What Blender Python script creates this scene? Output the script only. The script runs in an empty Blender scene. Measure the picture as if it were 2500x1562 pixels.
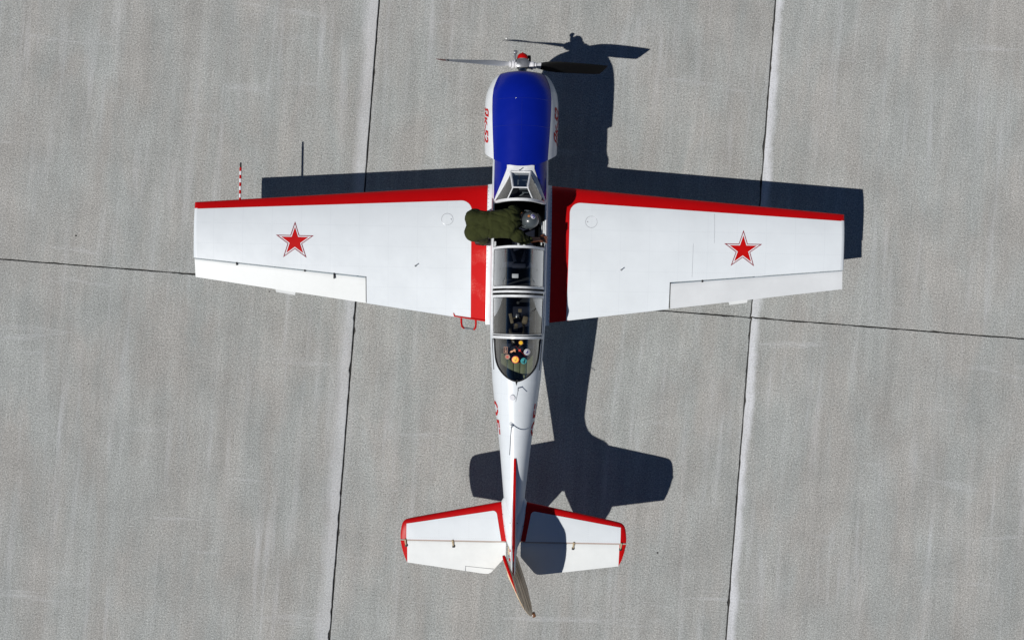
import bpy, bmesh, math, random
from mathutils import Vector, Matrix, noise as mnoise

random.seed(7)
R = math.radians
SC = bpy.context.scene
COL = SC.collection

# ------------------------------------------------------------------ camera
CAM_H = 15.35
cam_d = bpy.data.cameras.new('camera')
cam_d.sensor_fit = 'HORIZONTAL'
cam_d.sensor_width = 36.0
cam_d.lens = 36.0 * 2421.0 / 2500.0
cam_d.clip_end = 6000.0
cam = bpy.data.objects.new('camera', cam_d)
cam.location = (0, 0, CAM_H)
cam.rotation_euler = (0, 0, 0)
COL.objects.link(cam)
SC.camera = cam

# ------------------------------------------------------------------ light
SUN_DIR = Vector((0.5907, 0.4498, -1.0)).normalized()      # direction the light travels
sun_el = math.asin(-SUN_DIR.z)
sun_az = math.atan2(-SUN_DIR.x, -SUN_DIR.y)
world = bpy.data.worlds.new('World')
SC.world = world
world.use_nodes = True
wn = world.node_tree
bg = wn.nodes['Background']
sky = wn.nodes.new('ShaderNodeTexSky')
sky.sky_type = 'NISHITA'
sky.sun_disc = False
sky.sun_elevation = sun_el
sky.sun_rotation = sun_az
sky.altitude = 2500.0
sky.air_density = 0.6
sky.dust_density = 0.0
sky.ozone_density = 6.0
wn.links.new(sky.outputs['Color'], bg.inputs['Color'])
bg.inputs['Strength'].default_value = 0.05
sun_d = bpy.data.lights.new('sun', 'SUN')
sun_d.energy = 4.0
sun_d.angle = R(0.5)
sun_d.color = (1.0, 0.975, 0.945)
sun = bpy.data.objects.new('sun', sun_d)
sun.rotation_euler = SUN_DIR.to_track_quat('-Z', 'Y').to_euler()
sun.location = (-20, -16, 34)
COL.objects.link(sun)
vs = SC.view_settings
vs.view_transform = 'Standard'
vs.look = 'None'
vs.exposure = 0.0
vs.gamma = 1.0
vs.use_curve_mapping = False

# ------------------------------------------------------------------ helpers
def tag(o, label=None, cat=None, group=None, kind=None):
    if label: o['label'] = label
    if cat: o['category'] = cat
    if group: o['group'] = group
    if kind: o['kind'] = kind
    return o

def empty(name, loc=(0, 0, 0), rz=0.0, parent=None):
    o = bpy.data.objects.new(name, None)
    o.empty_display_size = 0.2
    o.location = loc
    o.rotation_euler = (0, 0, rz)
    COL.objects.link(o)
    if parent: o.parent = parent
    return o

def finish(bm, name, mats, parent=None, smooth=True, angle=35, merge=0.0, fix=True):
    if merge > 0:
        bmesh.ops.remove_doubles(bm, verts=bm.verts, dist=merge)
    if fix:
        bmesh.ops.recalc_face_normals(bm, faces=bm.faces)
    me = bpy.data.meshes.new(name)
    bm.to_mesh(me)
    bm.free()
    if not isinstance(mats, (list, tuple)): mats = [mats]
    for m in mats: me.materials.append(m)
    if smooth:
        me.shade_smooth()
        me.set_sharp_from_angle(angle=R(angle))
    o = bpy.data.objects.new(name, me)
    COL.objects.link(o)
    if parent: o.parent = parent
    return o

def loft(bm, rings, closed=True, caps=True, mat=None):
    """rings: equally long lists of points; mat(i,k) -> material index"""
    V = [[bm.verts.new(p) for p in r] for r in rings]
    n = len(V[0])
    for i in range(len(V) - 1):
        for k in range(n if closed else n - 1):
            a, b = V[i][k], V[i][(k + 1) % n]
            c, d = V[i + 1][(k + 1) % n], V[i + 1][k]
            try:
                f = bm.faces.new((a, b, c, d))
                if mat: f.material_index = mat(i, k)
            except ValueError:
                pass
    if caps and closed:
        for r in (V[0], V[-1]):
            try:
                f = bm.faces.new(r)
                if mat: f.material_index = mat(0 if r is V[0] else len(V) - 2, 0)
            except ValueError:
                pass
    return V

def tube(bm, pts, rad, n=10, mat=0, flat=1.0):
    pts = [Vector(p) for p in pts]
    rads = rad if isinstance(rad, (list, tuple)) else [rad] * len(pts)
    rings = []
    up = None
    for i, p in enumerate(pts):
        if i == 0: t = pts[1] - p
        elif i == len(pts) - 1: t = p - pts[-2]
        else: t = (pts[i + 1] - p).normalized() + (p - pts[i - 1]).normalized()
        t.normalize()
        if up is None:
            up = Vector((0, 0, 1)) if abs(t.z) < 0.9 else Vector((0, 1, 0))
        s = t.cross(up).normalized()
        u = s.cross(t).normalized()
        up = u
        rings.append([p + (s * math.cos(2 * math.pi * k / n) + u * math.sin(2 * math.pi * k / n) * flat) * rads[i] for k in range(n)])
    loft(bm, rings, True, True, lambda i, k: mat)

def box(bm, c, s, mat=0, rot=None):
    c = Vector(c)
    vs_ = []
    for dx in (-.5, .5):
        for dy in (-.5, .5):
            for dz in (-.5, .5):
                v = Vector((dx * s[0], dy * s[1], dz * s[2]))
                if rot is not None: v = rot @ v
                vs_.append(bm.verts.new(c + v))
    for idx in ((0, 1, 3, 2), (4, 6, 7, 5), (0, 4, 5, 1), (2, 3, 7, 6), (0, 2, 6, 4), (1, 5, 7, 3)):
        f = bm.faces.new([vs_[i] for i in idx])
        f.material_index = mat

def bevbox(bm, c, s, b=0.01, mat=0, rot=None):
    b2 = bmesh.new()
    box(b2, (0, 0, 0), s, mat)
    bmesh.ops.recalc_face_normals(b2, faces=b2.faces)
    bmesh.ops.bevel(b2, geom=list(b2.edges), offset=b, segments=2, affect='EDGES', profile=0.5)
    for f in b2.faces: f.material_index = mat
    M = Matrix.Translation(Vector(c))
    if rot is not None: M = M @ rot.to_4x4()
    merge_bm(bm, b2, M)

def merge_bm(bm, b2, M=Matrix.Identity(4)):
    mp = {}
    for v in b2.verts: mp[v] = bm.verts.new(M @ v.co)
    for f in b2.faces:
        try:
            nf = bm.faces.new([mp[v] for v in f.verts])
            nf.material_index = f.material_index
        except ValueError:
            pass
    b2.free()

def ellipsoid(bm, c, r, seg=16, rg=10, mat=0, rot=None):
    b2 = bmesh.new()
    bmesh.ops.create_uvsphere(b2, u_segments=seg, v_segments=rg, radius=1.0)
    M = Matrix.Translation(Vector(c))
    if rot is not None: M = M @ rot.to_4x4()
    M = M @ Matrix.Diagonal((r[0], r[1], r[2], 1.0))
    for f in b2.faces: f.material_index = mat
    merge_bm(bm, b2, M)

def capsule(bm, a, b, ra, rb, n=14, mat=0):
    a, b = Vector(a), Vector(b)
    d = (b - a)
    L = d.length
    q = d.to_track_quat('Z', 'Y').to_matrix()
    prof = []
    for i in range(5): 
        t = i / 4 * math.pi / 2
        prof.append((-ra * math.cos(t), ra * math.sin(t)))
    for i in range(5):
        t = i / 4 * math.pi / 2
        prof.append((L + rb * math.sin(t), rb * math.cos(t)))
    rings = [[a + q @ Vector((max(r, 1e-4) * math.cos(2 * math.pi * k / n), max(r, 1e-4) * math.sin(2 * math.pi * k / n), z)) for k in range(n)] for z, r in prof]
    loft(bm, rings, True, True, lambda i, k: mat)

def poly_decal(polys, surf, cuts, name, mat, parent):
    """flat polygons (u,v) -> cut on a grid -> bent onto surf(u,v); polys: list of loops (no holes)"""
    bm = bmesh.new()
    for lp in polys:
        vs_ = [bm.verts.new((p[0], p[1], 0)) for p in lp]
        bm.faces.new(vs_)
    return bend(bm, surf, cuts, name, mat, parent)

def bend(bm, surf, cuts, name, mat, parent):
    bmesh.ops.triangulate(bm, faces=bm.faces)
    us = [v.co.x for v in bm.verts]; vv = [v.co.y for v in bm.verts]
    for axis, step, lo, hi in ((0, cuts[0], min(us), max(us)), (1, cuts[1], min(vv), max(vv))):
        x = lo + step
        while x < hi - 1e-5:
            co = [0, 0, 0]; no = [0, 0, 0]
            co[axis] = x; no[axis] = 1
            bmesh.ops.bisect_plane(bm, geom=list(bm.verts) + list(bm.edges) + list(bm.faces), plane_co=co, plane_no=no, dist=1e-6)
            x += step
    for v in bm.verts:
        v.co = surf(v.co.x, v.co.y)
    return finish(bm, name, mat, parent, smooth=True, angle=60, fix=False)

def lerp(a, b, t): return a + (b - a) * t
def interp(tab, x):
    """tab sorted by first column"""
    if x <= tab[0][0]: return list(tab[0][1:])
    for a, b in zip(tab, tab[1:]):
        if x <= b[0]:
            t = (x - a[0]) / (b[0] - a[0])
            return [lerp(p, q, t) for p, q in zip(a[1:], b[1:])]
    return list(tab[-1][1:])

# ------------------------------------------------------------------ materials
def new_mat(name):
    m = bpy.data.materials.new(name)
    m.use_nodes = True
    return m, m.node_tree.nodes, m.node_tree.links, m.node_tree.nodes['Principled BSDF']

def paint(name, col, rough=0.3, metallic=0.0, coat=0.0, dirt=0.06, scale=3.0, bump=0.0, spec=0.5):
    m, N, L, B = new_mat(name)
    tc = N.new('ShaderNodeTexCoord')
    nz = N.new('ShaderNodeTexNoise')
    nz.inputs['Scale'].default_value = scale
    nz.inputs['Detail'].default_value = 6
    nz.inputs['Roughness'].default_value = 0.65
    L.new(tc.outputs['Object'], nz.inputs['Vector'])
    rp = N.new('ShaderNodeMapRange')
    rp.inputs['From Min'].default_value = 0.3; rp.inputs['From Max'].default_value = 0.7
    rp.inputs['To Min'].default_value = 1.0 - dirt; rp.inputs['To Max'].default_value = 1.0 + dirt * 0.4
    L.new(nz.outputs['Fac'], rp.inputs['Value'])
    mx = N.new('ShaderNodeMix'); mx.data_type = 'RGBA'; mx.blend_type = 'MULTIPLY'
    mx.inputs['Factor'].default_value = 1.0
    mx.inputs[6].default_value = (*col, 1)
    L.new(rp.outputs['Result'], mx.inputs[7])
    L.new(mx.outputs[2], B.inputs['Base Color'])
    r2 = N.new('ShaderNodeMapRange')
    r2.inputs['To Min'].default_value = max(rough - 0.08, 0.02); r2.inputs['To Max'].default_value = rough + 0.1
    L.new(nz.outputs['Fac'], r2.inputs['Value'])
    L.new(r2.outputs['Result'], B.inputs['Roughness'])
    B.inputs['Metallic'].default_value = metallic
    B.inputs['Specular IOR Level'].default_value = spec
    B.inputs['Coat Weight'].default_value = coat
    B.inputs['Coat Roughness'].default_value = 0.06
    if bump > 0:
        n2 = N.new('ShaderNodeTexNoise')
        n2.inputs['Scale'].default_value = scale * 12
        n2.inputs['Detail'].default_value = 4
        L.new(tc.outputs['Object'], n2.inputs['Vector'])
        bp = N.new('ShaderNodeBump')
        bp.inputs['Strength'].default_value = bump
        bp.inputs['Distance'].default_value = 0.01
        L.new(n2.outputs['Fac'], bp.inputs['Height'])
        L.new(bp.outputs['Normal'], B.inputs['Normal'])
    return m

def skin_paint(name, col, rough=0.3, spec=0.5):
    """aircraft skin: paint with faint rows of rivets and oil-canning"""
    m = paint(name, col, rough, dirt=0.05, scale=1.7, spec=spec)
    N, L = m.node_tree.nodes, m.node_tree.links
    B = N['Principled BSDF']
    tc = next(n for n in N if n.type == 'TEX_COORD')
    sx = N.new('ShaderNodeSeparateXYZ')
    L.new(tc.outputs['Object'], sx.inputs['Vector'])
    def mth(op, a, b=None):
        n = N.new('ShaderNodeMath'); n.operation = op
        for i, q in enumerate((a, b)):
            if q is None: continue
            if isinstance(q, (int, float)): n.inputs[i].default_value = q
            else: L.new(q, n.inputs[i])
        return n.outputs[0]
    def line(src, period, width):
        f = mth('FRACT', mth('DIVIDE', src, period))
        return mth('LESS_THAN', mth('ABSOLUTE', mth('SUBTRACT', f, 0.5)), width / period)
    row_x = mth('MULTIPLY', line(sx.outputs['X'], 0.415, 0.005), line(sx.outputs['Y'], 0.03, 0.008))
    row_y = mth('MULTIPLY', line(sx.outputs['Y'], 0.29, 0.005), line(sx.outputs['X'], 0.03, 0.008))
    riv = mth('MAXIMUM', row_x, row_y)
    src = B.inputs['Base Color'].links[0].from_socket
    mx = N.new('ShaderNodeMix'); mx.data_type = 'RGBA'
    L.new(mth('MULTIPLY', riv, 0.14), mx.inputs['Factor'])
    L.new(src, mx.inputs[6])
    mx.inputs[7].default_value = (col[0] * .45, col[1] * .47, col[2] * .5, 1)
    L.new(mx.outputs[2], B.inputs['Base Color'])
    nz = N.new('ShaderNodeTexNoise'); nz.inputs['Scale'].default_value = 4.0; nz.inputs['Detail'].default_value = 2
    L.new(tc.outputs['Object'], nz.inputs['Vector'])
    bp = N.new('ShaderNodeBump'); bp.inputs['Strength'].default_value = 0.10; bp.inputs['Distance'].default_value = 0.03
    L.new(nz.outputs['Fac'], bp.inputs['Height'])
    L.new(bp.outputs['Normal'], B.inputs['Normal'])
    return m

WHITE = skin_paint('white paint', (0.70, 0.74, 0.76), 0.34)
WHITE2 = paint('white enamel', (0.73, 0.755, 0.76), 0.3, dirt=0.10, scale=5)
CREAM = paint('doped fabric white', (0.735, 0.755, 0.74), 0.42, dirt=0.07, scale=2.5)
CREAM_SHADE = paint('doped fabric white in shade', (0.69, 0.71, 0.715), 0.42, dirt=0.07, scale=2.5)  # same white fabric, shade of the raised starboard aileron mixed into its colour
RED = skin_paint('red paint', (0.48, 0.002, 0.003), 0.4, 0.2)
RED2 = paint('red enamel', (0.49, 0.003, 0.003), 0.45, dirt=0.12, scale=6, spec=0.10)
CRIM = paint('crimson outline', (0.24, 0.003, 0.02), 0.45, dirt=0.12, scale=6, spec=0.1)
BLUE = paint('blue enamel', (0.002, 0.011, 0.235), 0.22, coat=0.0, dirt=0.10, scale=2.5, spec=0.35)
PALE = paint('pale blue underside', (0.35, 0.5, 0.62), 0.4)
BLACK = paint('matt black', (0.008, 0.008, 0.009), 0.55, dirt=0.2)
RUBBER = paint('tyre rubber', (0.02, 0.02, 0.021), 0.8, dirt=0.25, scale=9, bump=0.3)
METAL = paint('bare aluminium', (0.62, 0.63, 0.65), 0.28, metallic=0.9, dirt=0.2, scale=9)
STEEL = paint('dull grey steel', (0.30, 0.31, 0.33), 0.35, metallic=0.6, dirt=0.3, scale=14)
BLADE = paint('propeller grey', (0.55, 0.56, 0.58), 0.35, dirt=0.12, scale=8)
FRAME = paint('canopy frame paint', (0.70, 0.715, 0.72), 0.35, dirt=0.16, scale=14)
DARKIN = paint('dark cockpit paint', (0.010, 0.012, 0.015), 0.6, dirt=0.3, scale=10, spec=0.3)
GREYIN = paint('grey cockpit paint', (0.12, 0.14, 0.15), 0.5, dirt=0.3, scale=10)
OLIVE = paint('olive green board', (0.21, 0.235, 0.115), 0.5, dirt=0.3, scale=7)
SEATC = paint('navy seat cushion', (0.012, 0.016, 0.035), 0.7, dirt=0.3, scale=12, bump=0.4)
STRAP = paint('tan webbing', (0.22, 0.17, 0.10), 0.8, dirt=0.3, scale=20, bump=0.4)
TAN = paint('tan shutter paint', (0.42, 0.33, 0.2), 0.5)
BROWN = paint('amber lens', (0.16, 0.07, 0.03), 0.3)
SUIT = paint('olive flight suit cloth', (0.038, 0.044, 0.013), 0.9, dirt=0.35, scale=9, bump=0.9, spec=0.15)
SKIN = paint('skin', (0.22, 0.07, 0.03), 0.5, dirt=0.2, scale=20)
BOOT = paint('black boot leather', (0.014, 0.012, 0.011), 0.5, dirt=0.2)
HELM = paint('grey helmet shell', (0.062, 0.073, 0.078), 0.3, coat=0.2, dirt=0.1, scale=10)
ORANGE = paint('orange print', (0.45, 0.17, 0.05), 0.5)
PURPLE = paint('violet print', (0.05, 0.03, 0.28), 0.5)
STWHITE = paint('white print', (0.78, 0.78, 0.8), 0.5)
YELLOW = paint('yellow print', (0.85, 0.5, 0.02), 0.5)
STRED = paint('red print', (0.55, 0.04, 0.03), 0.5)
TEAL = paint('teal print', (0.06, 0.33, 0.34), 0.5)
FADED = paint('faded print', (0.32, 0.18, 0.13), 0.5)
SHADEFILL = paint('dark interior shade', (0.006, 0.006, 0.014), 0.9, dirt=0.4, scale=12, bump=0.8, spec=0.1)  # near-black tone painting the shade under the rear glass

def grip_paint():
    m, N, L, B = new_mat('red walkway grip paint')
    tc = N.new('ShaderNodeTexCoord')
    a = N.new('ShaderNodeTexNoise'); a.inputs['Scale'].default_value = 3.2; a.inputs['Detail'].default_value = 3
    b = N.new('ShaderNodeTexNoise'); b.inputs['Scale'].default_value = 90; b.inputs['Detail'].default_value = 2
    L.new(tc.outputs['Object'], a.inputs['Vector']); L.new(tc.outputs['Object'], b.inputs['Vector'])
    mu = N.new('ShaderNodeMath'); mu.operation = 'MULTIPLY'
    r1 = N.new('ShaderNodeMapRange'); r1.inputs['From Min'].default_value = .5; r1.inputs['From Max'].default_value = .72
    r2 = N.new('ShaderNodeMapRange'); r2.inputs['From Min'].default_value = .42; r2.inputs['From Max'].default_value = .66
    L.new(a.outputs['Fac'], r1.inputs['Value']); L.new(b.outputs['Fac'], r2.inputs['Value'])
    L.new(r1.outputs['Result'], mu.inputs[0]); L.new(r2.outputs['Result'], mu.inputs[1])
    mx = N.new('ShaderNodeMix'); mx.data_type = 'RGBA'
    mx.inputs[6].default_value = (0.52, 0.004, 0.004, 1); mx.inputs[7].default_value = (0.70, 0.16, 0.13, 1)
    L.new(mu.outputs[0], mx.inputs['Factor']); L.new(mx.outputs[2], B.inputs['Base Color'])
    B.inputs['Roughness'].default_value = 0.5
    B.inputs['Specular IOR Level'].default_value = 0.15
    bp = N.new('ShaderNodeBump'); bp.inputs['Strength'].default_value = 0.35; bp.inputs['Distance'].default_value = 0.004
    L.new(b.outputs['Fac'], bp.inputs['Height']); L.new(bp.outputs['Normal'], B.inputs['Normal'])
    return m
GRIP = grip_paint()

def glass_mat(name, tint, f0=0.05, expo=2.0):
    m = bpy.data.materials.new(name); m.use_nodes = True
    N, L = m.node_tree.nodes, m.node_tree.links
    N.remove(N['Principled BSDF'])
    out = N['Material Output']
    # coated acrylic: weak reflection face on, strong on the steep sides
    lw = N.new('ShaderNodeLayerWeight'); lw.inputs['Blend'].default_value = 0.5
    a = N.new('ShaderNodeMath'); a.operation = 'POWER'; a.inputs[1].default_value = expo
    L.new(lw.outputs['Facing'], a.inputs[0])
    d = N.new('ShaderNodeMapRange'); d.inputs['To Min'].default_value = f0; d.inputs['To Max'].default_value = 1.0
    L.new(a.outputs[0], d.inputs['Value'])
    tr = N.new('ShaderNodeBsdfTransparent'); tr.inputs['Color'].default_value = (*tint, 1)
    gl = N.new('ShaderNodeBsdfGlossy'); gl.inputs['Roughness'].default_value = 0.015
    gl.inputs['Color'].default_value = (1, 1, 1, 1)
    nz = N.new('ShaderNodeTexNoise'); nz.inputs['Scale'].default_value = 5
    tc = N.new('ShaderNodeTexCoord'); L.new(tc.outputs['Object'], nz.inputs['Vector'])
    bp = N.new('ShaderNodeBump'); bp.inputs['Strength'].default_value = 0.04; bp.inputs['Distance'].default_value = 0.02
    L.new(nz.outputs['Fac'], bp.inputs['Height']); L.new(bp.outputs['Normal'], gl.inputs['Normal'])
    mx = N.new('ShaderNodeMixShader')
    L.new(d.outputs[0], mx.inputs[0]); L.new(tr.outputs[0], mx.inputs[1]); L.new(gl.outputs[0], mx.inputs[2])
    L.new(mx.outputs[0], out.inputs['Surface'])
    return m
GLASS = glass_mat('canopy glass', (0.66, 0.68, 0.68), 0.03, 1.8)

SLAB_ROT = R(-4.45)
SLAB = 6.12
GRID_O = Vector((3.703, 0.038, 0))

def concrete(name, left_band=0.0, right_band=0.0, left_w=0.14, right_w=0.3):
    m, N, L, B = new_mat(name)
    tc = N.new('ShaderNodeTexCoord')
    ge = N.new('ShaderNodeNewGeometry')
    oi = N.new('ShaderNodeObjectInfo')
    mp = N.new('ShaderNodeMapping')
    mp.inputs['Rotation'].default_value = (0, 0, -SLAB_ROT)
    L.new(ge.outputs['Position'], mp.inputs['Vector'])
    def nz(scale, detail, vec, rough=0.6, dist=0.0):
        n = N.new('ShaderNodeTexNoise')
        n.inputs['Scale'].default_value = scale; n.inputs['Detail'].default_value = detail
        n.inputs['Roughness'].default_value = rough; n.inputs['Distortion'].default_value = dist
        L.new(vec, n.inputs['Vector'])
        return n.outputs['Fac']
    def stretch(sx_, sy_):
        q = N.new('ShaderNodeMapping'); q.inputs['Scale'].default_value = (sx_, sy_, 1)
        L.new(mp.outputs['Vector'], q.inputs['Vector'])
        return q.outputs['Vector']
    def rng(v, a, b, c, d):
        n = N.new('ShaderNodeMapRange')
        for k, q in zip(('From Min', 'From Max', 'To Min', 'To Max'), (a, b, c, d)): n.inputs[k].default_value = q
        L.new(v, n.inputs['Value'])
        return n.outputs['Result']
    def mth(op, a, b):
        n = N.new('ShaderNodeMath'); n.operation = op
        for i, q in enumerate((a, b)):
            if isinstance(q, (int, float)): n.inputs[i].default_value = q
            else: L.new(q, n.inputs[i])
        return n.outputs[0]
    P = mp.outputs['Vector']
    # colour: warm grey / cool green grey patches drawn out along the slab
    c1 = N.new('ShaderNodeMix'); c1.data_type = 'RGBA'
    c1.inputs[6].default_value = (0.343, 0.336, 0.314, 1)
    c1.inputs[7].default_value = (0.331, 0.343, 0.328, 1)
    patch = nz(1.0, 4, stretch(1.5, 0.45), 0.6, 0.4)
    L.new(rng(patch, .38, .62, 0, 1), c1.inputs['Factor'])
    # broom streaks and mottling
    streak = rng(nz(1.0, 5, stretch(5.0, 0.5), 0.6), .3, .7, .91, 1.09)
    fine = rng(nz(1.0, 3, stretch(42.0, 2.2), 0.6), .3, .7, .955, 1.045)
    blot = rng(nz(1.3, 6, P, 0.65), .3, .7, .90, 1.10)
    grain = rng(nz(40.0, 3, P, 0.8), .32, .68, .64, 1.36)
    grain2 = rng(nz(70.0, 2, P, 0.7), .3, .7, .58, 1.42)
    tot = mth('MULTIPLY', mth('MULTIPLY', streak, fine), mth('MULTIPLY', blot, mth('MULTIPLY', grain, grain2)))
    tot = mth('MULTIPLY', tot, rng(oi.outputs['Random'], 0, 1, .97, 1.03))
    m1 = N.new('ShaderNodeMix'); m1.data_type = 'RGBA'; m1.blend_type = 'MULTIPLY'; m1.inputs['Factor'].default_value = 1
    L.new(c1.outputs[2], m1.inputs[6]); L.new(tot, m1.inputs[7])
    col = m1.outputs[2]
    # pale lime bloom: slab edges, cross bands and thin scratches
    sx = N.new('ShaderNodeSeparateXYZ'); L.new(tc.outputs['Object'], sx.inputs['Vector'])
    wob = rng(nz(1.0, 4, stretch(2.0, 1.3), .7), .3, .7, -.05, .05)
    xl = mth('ADD', sx.outputs['X'], wob)
    brk = rng(nz(1.0, 4, stretch(4.0, .8), .65), .30, .58, .55, 1)
    pit = rng(nz(38, 3, P, .7), .36, .56, .55, 1)
    white = None
    for amt, w, side in ((left_band, left_w, -1), (right_band, right_w, 1)):
        if amt <= 0: continue
        dist = mth('SUBTRACT', SLAB / 2, mth('MULTIPLY', xl, side))
        band = mth('MULTIPLY', mth('MULTIPLY', rng(dist, w * .45, w, 1, 0), brk), mth('MULTIPLY', pit, amt))
        white = band if white is None else mth('MAXIMUM', white, band)
    cross = mth('MULTIPLY', rng(nz(1.0, 5, stretch(.35, 3.0), .62, .5), .62, .72, 0, .26), pit)
    white = cross if white is None else mth('MAXIMUM', white, cross)
    lines = mth('MULTIPLY', rng(nz(1.0, 4, stretch(6.5, .38), .6), .53, .72, 0, .31), rng(nz(1.0, 3, stretch(.7, .5), .5), .4, .6, .25, 1))
    white = mth('MAXIMUM', white, mth('MULTIPLY', lines, pit))
    vs_ = N.new('ShaderNodeTexNoise'); vs_.inputs['Scale'].default_value = 0.8; vs_.inputs['Detail'].default_value = 3
    vs_.inputs['Distortion'].default_value = 0.7
    L.new(P, vs_.inputs['Vector'])
    ridge = rng(mth('ABSOLUTE', mth('SUBTRACT', vs_.outputs['Fac'], .5), 0), 0, .0016, .30, 0)
    gate = rng(nz(.9, 2, stretch(1.3, 1.0), .5), .52, .62, 0, 1)
    white = mth('MAXIMUM', white, mth('MULTIPLY', mth('MULTIPLY', ridge, gate), pit))
    m2 = N.new('ShaderNodeMix'); m2.data_type = 'RGBA'
    L.new(white, m2.inputs['Factor']); L.new(col, m2.inputs[6]); m2.inputs[7].default_value = (.66, .67, .69, 1)
    # few dark specks
    vo = N.new('ShaderNodeTexVoronoi'); vo.inputs['Scale'].default_value = 1.6; L.new(P, vo.inputs['Vector'])
    vc = N.new('ShaderNodeSeparateColor'); L.new(vo.outputs['Color'], vc.inputs['Color'])
    spot = mth('MULTIPLY', mth('LESS_THAN', mth('ADD', vo.outputs['Distance'], rng(nz(60, 2, P), 0, 1, -.012, .012)), .018), mth('GREATER_THAN', vc.outputs[0], .55))
    m3 = N.new('ShaderNodeMix'); m3.data_type = 'RGBA'
    L.new(mth('MULTIPLY', spot, .8), m3.inputs['Factor']); L.new(m2.outputs[2], m3.inputs[6]); m3.inputs[7].default_value = (.05, .05, .05, 1)
    L.new(m3.outputs[2], B.inputs['Base Color'])
    B.inputs['Roughness'].default_value = 0.9
    B.inputs['Specular IOR Level'].default_value = 0.2
    bp = N.new('ShaderNodeBump'); bp.inputs['Strength'].default_value = 0.5; bp.inputs['Distance'].default_value = 0.004
    L.new(mth('MULTIPLY', grain, fine), bp.inputs['Height']); L.new(bp.outputs['Normal'], B.inputs['Normal'])
    return m

CONC = {(-1): concrete('concrete, bloom on right edge', 0.0, 0.5, .1, .26),
        0: concrete('concrete, plain edges', 0.10, 0.0, .1, .1),
        1: concrete('concrete, white left edge', 1.0, 0.0, .15, .2)}

# ------------------------------------------------------------------ ground
def sheet(name, half, z, mat):
    bm = bmesh.new()
    bm.faces.new([bm.verts.new(p) for p in ((-half, -half, z), (half, -half, z), (half, half, z), (-half, half, z))])
    return finish(bm, name, mat, smooth=False)
SEAL = paint('joint sealant', (0.05, 0.047, 0.042), 0.8, dirt=0.95, scale=2.2)
tag(sheet('ground', 2500.0, -0.06, CONC[0]), 'wide pale concrete airfield ground', kind='structure')
apron = sheet('apron', 24.0, -0.03, SEAL)
tag(apron, 'concrete apron of large square slabs with dark sealed joints', kind='structure')

GAP = 0.012
def slab_mesh(ix, iy, detailed):
    bm = bmesh.new()
    h = SLAB / 2
    def edge(p0, p1, nrm, n, seed):
        out = []
        for i in range(n):
            t = i / n
            p = Vector(p0).lerp(Vector(p1), t)
            j = 0.0
            if detailed:
                s = t * 18
                j = 0.006 * mnoise.noise(Vector((s, seed, 0))) + 0.005 * mnoise.noise(Vector((s * 4, seed, 3)))
                chip = mnoise.noise(Vector((s * 2.2, seed, 9)))
                if chip > 0.42: j += (chip - 0.42) * 0.09
                if i == 0: j = 0.012
            out.append(p + Vector(nrm) * (GAP * (.72 if nrm[1] else 1) + max(j, -0.007)))
        return out
    n = 90 if detailed else 1
    sd = ix * 11.3 + iy * 5.7
    loop = (edge((-h, -h), (h, -h), (0, 1), n, sd) + edge((h, -h), (h, h), (-1, 0), n, sd + 1.7)
            + edge((h, h), (-h, h), (0, -1), n, sd + 3.1) + edge((-h, h), (-h, -h), (1, 0), n, sd + 4.9))
    if not detailed:
        g = h - GAP
        loop = [Vector((-g, -g)), Vector((g, -g)), Vector((g, g)), Vector((-g, g))]
    top = []
    for p in loop:
        q = p.copy()
        q.x -= math.copysign(min(0.006, abs(q.x)), q.x) if abs(q.x) > h - .1 else 0
        q.y -= math.copysign(min(0.006, abs(q.y)), q.y) if abs(q.y) > h - .1 else 0
        top.append(q)
    r0 = [bm.verts.new((p.x, p.y, 0)) for p in top]
    r1 = [bm.verts.new((p.x, p.y, -0.006)) for p in loop]
    r2 = [bm.verts.new((p.x, p.y, -0.05)) for p in loop]
    k = len(loop)
    bm.faces.new(r0)
    for a, b in ((r0, r1), (r1, r2)):
        for i in range(k): bm.faces.new((a[i], b[i], b[(i + 1) % k], a[(i + 1) % k]))
    bmesh.ops.recalc_face_normals(bm, faces=bm.faces)
    me = bpy.data.meshes.new('concrete_slab')
    bm.to_mesh(me); bm.free()
    return me
plain = {}
for ix in range(-4, 4):
    for iy in range(-4, 4):
        near = ix in (-3, -2, -1, 0, 1) and iy in (-1, 0) and -2 <= ix <= 0
        key = 1 if ix >= 0 else (0 if ix == -1 else -1)
        if near:
            me = slab_mesh(ix, iy, True)
            me.materials.append(CONC[key])
        else:
            if key not in plain:
                plain[key] = slab_mesh(0, 0, False); plain[key].materials.append(CONC[key])
            me = plain[key]
        o = bpy.data.objects.new('concrete_slab', me)
        c = Vector(((ix + .5) * SLAB, (iy + .5) * SLAB, 0))
        c.rotate(Matrix.Rotation(SLAB_ROT, 3, 'Z'))
        o.location = GRID_O + c
        o.rotation_euler = (0, 0, SLAB_ROT)
        o.parent = apron
        COL.objects.link(o)

# ------------------------------------------------------------------ airplane
AIR = empty('airplane', (0.078, 0, 0), R(-1.1))
tag(AIR, 'white single-propeller airplane with red trim, red stars and blue nose on the concrete apron', 'airplane')

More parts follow.
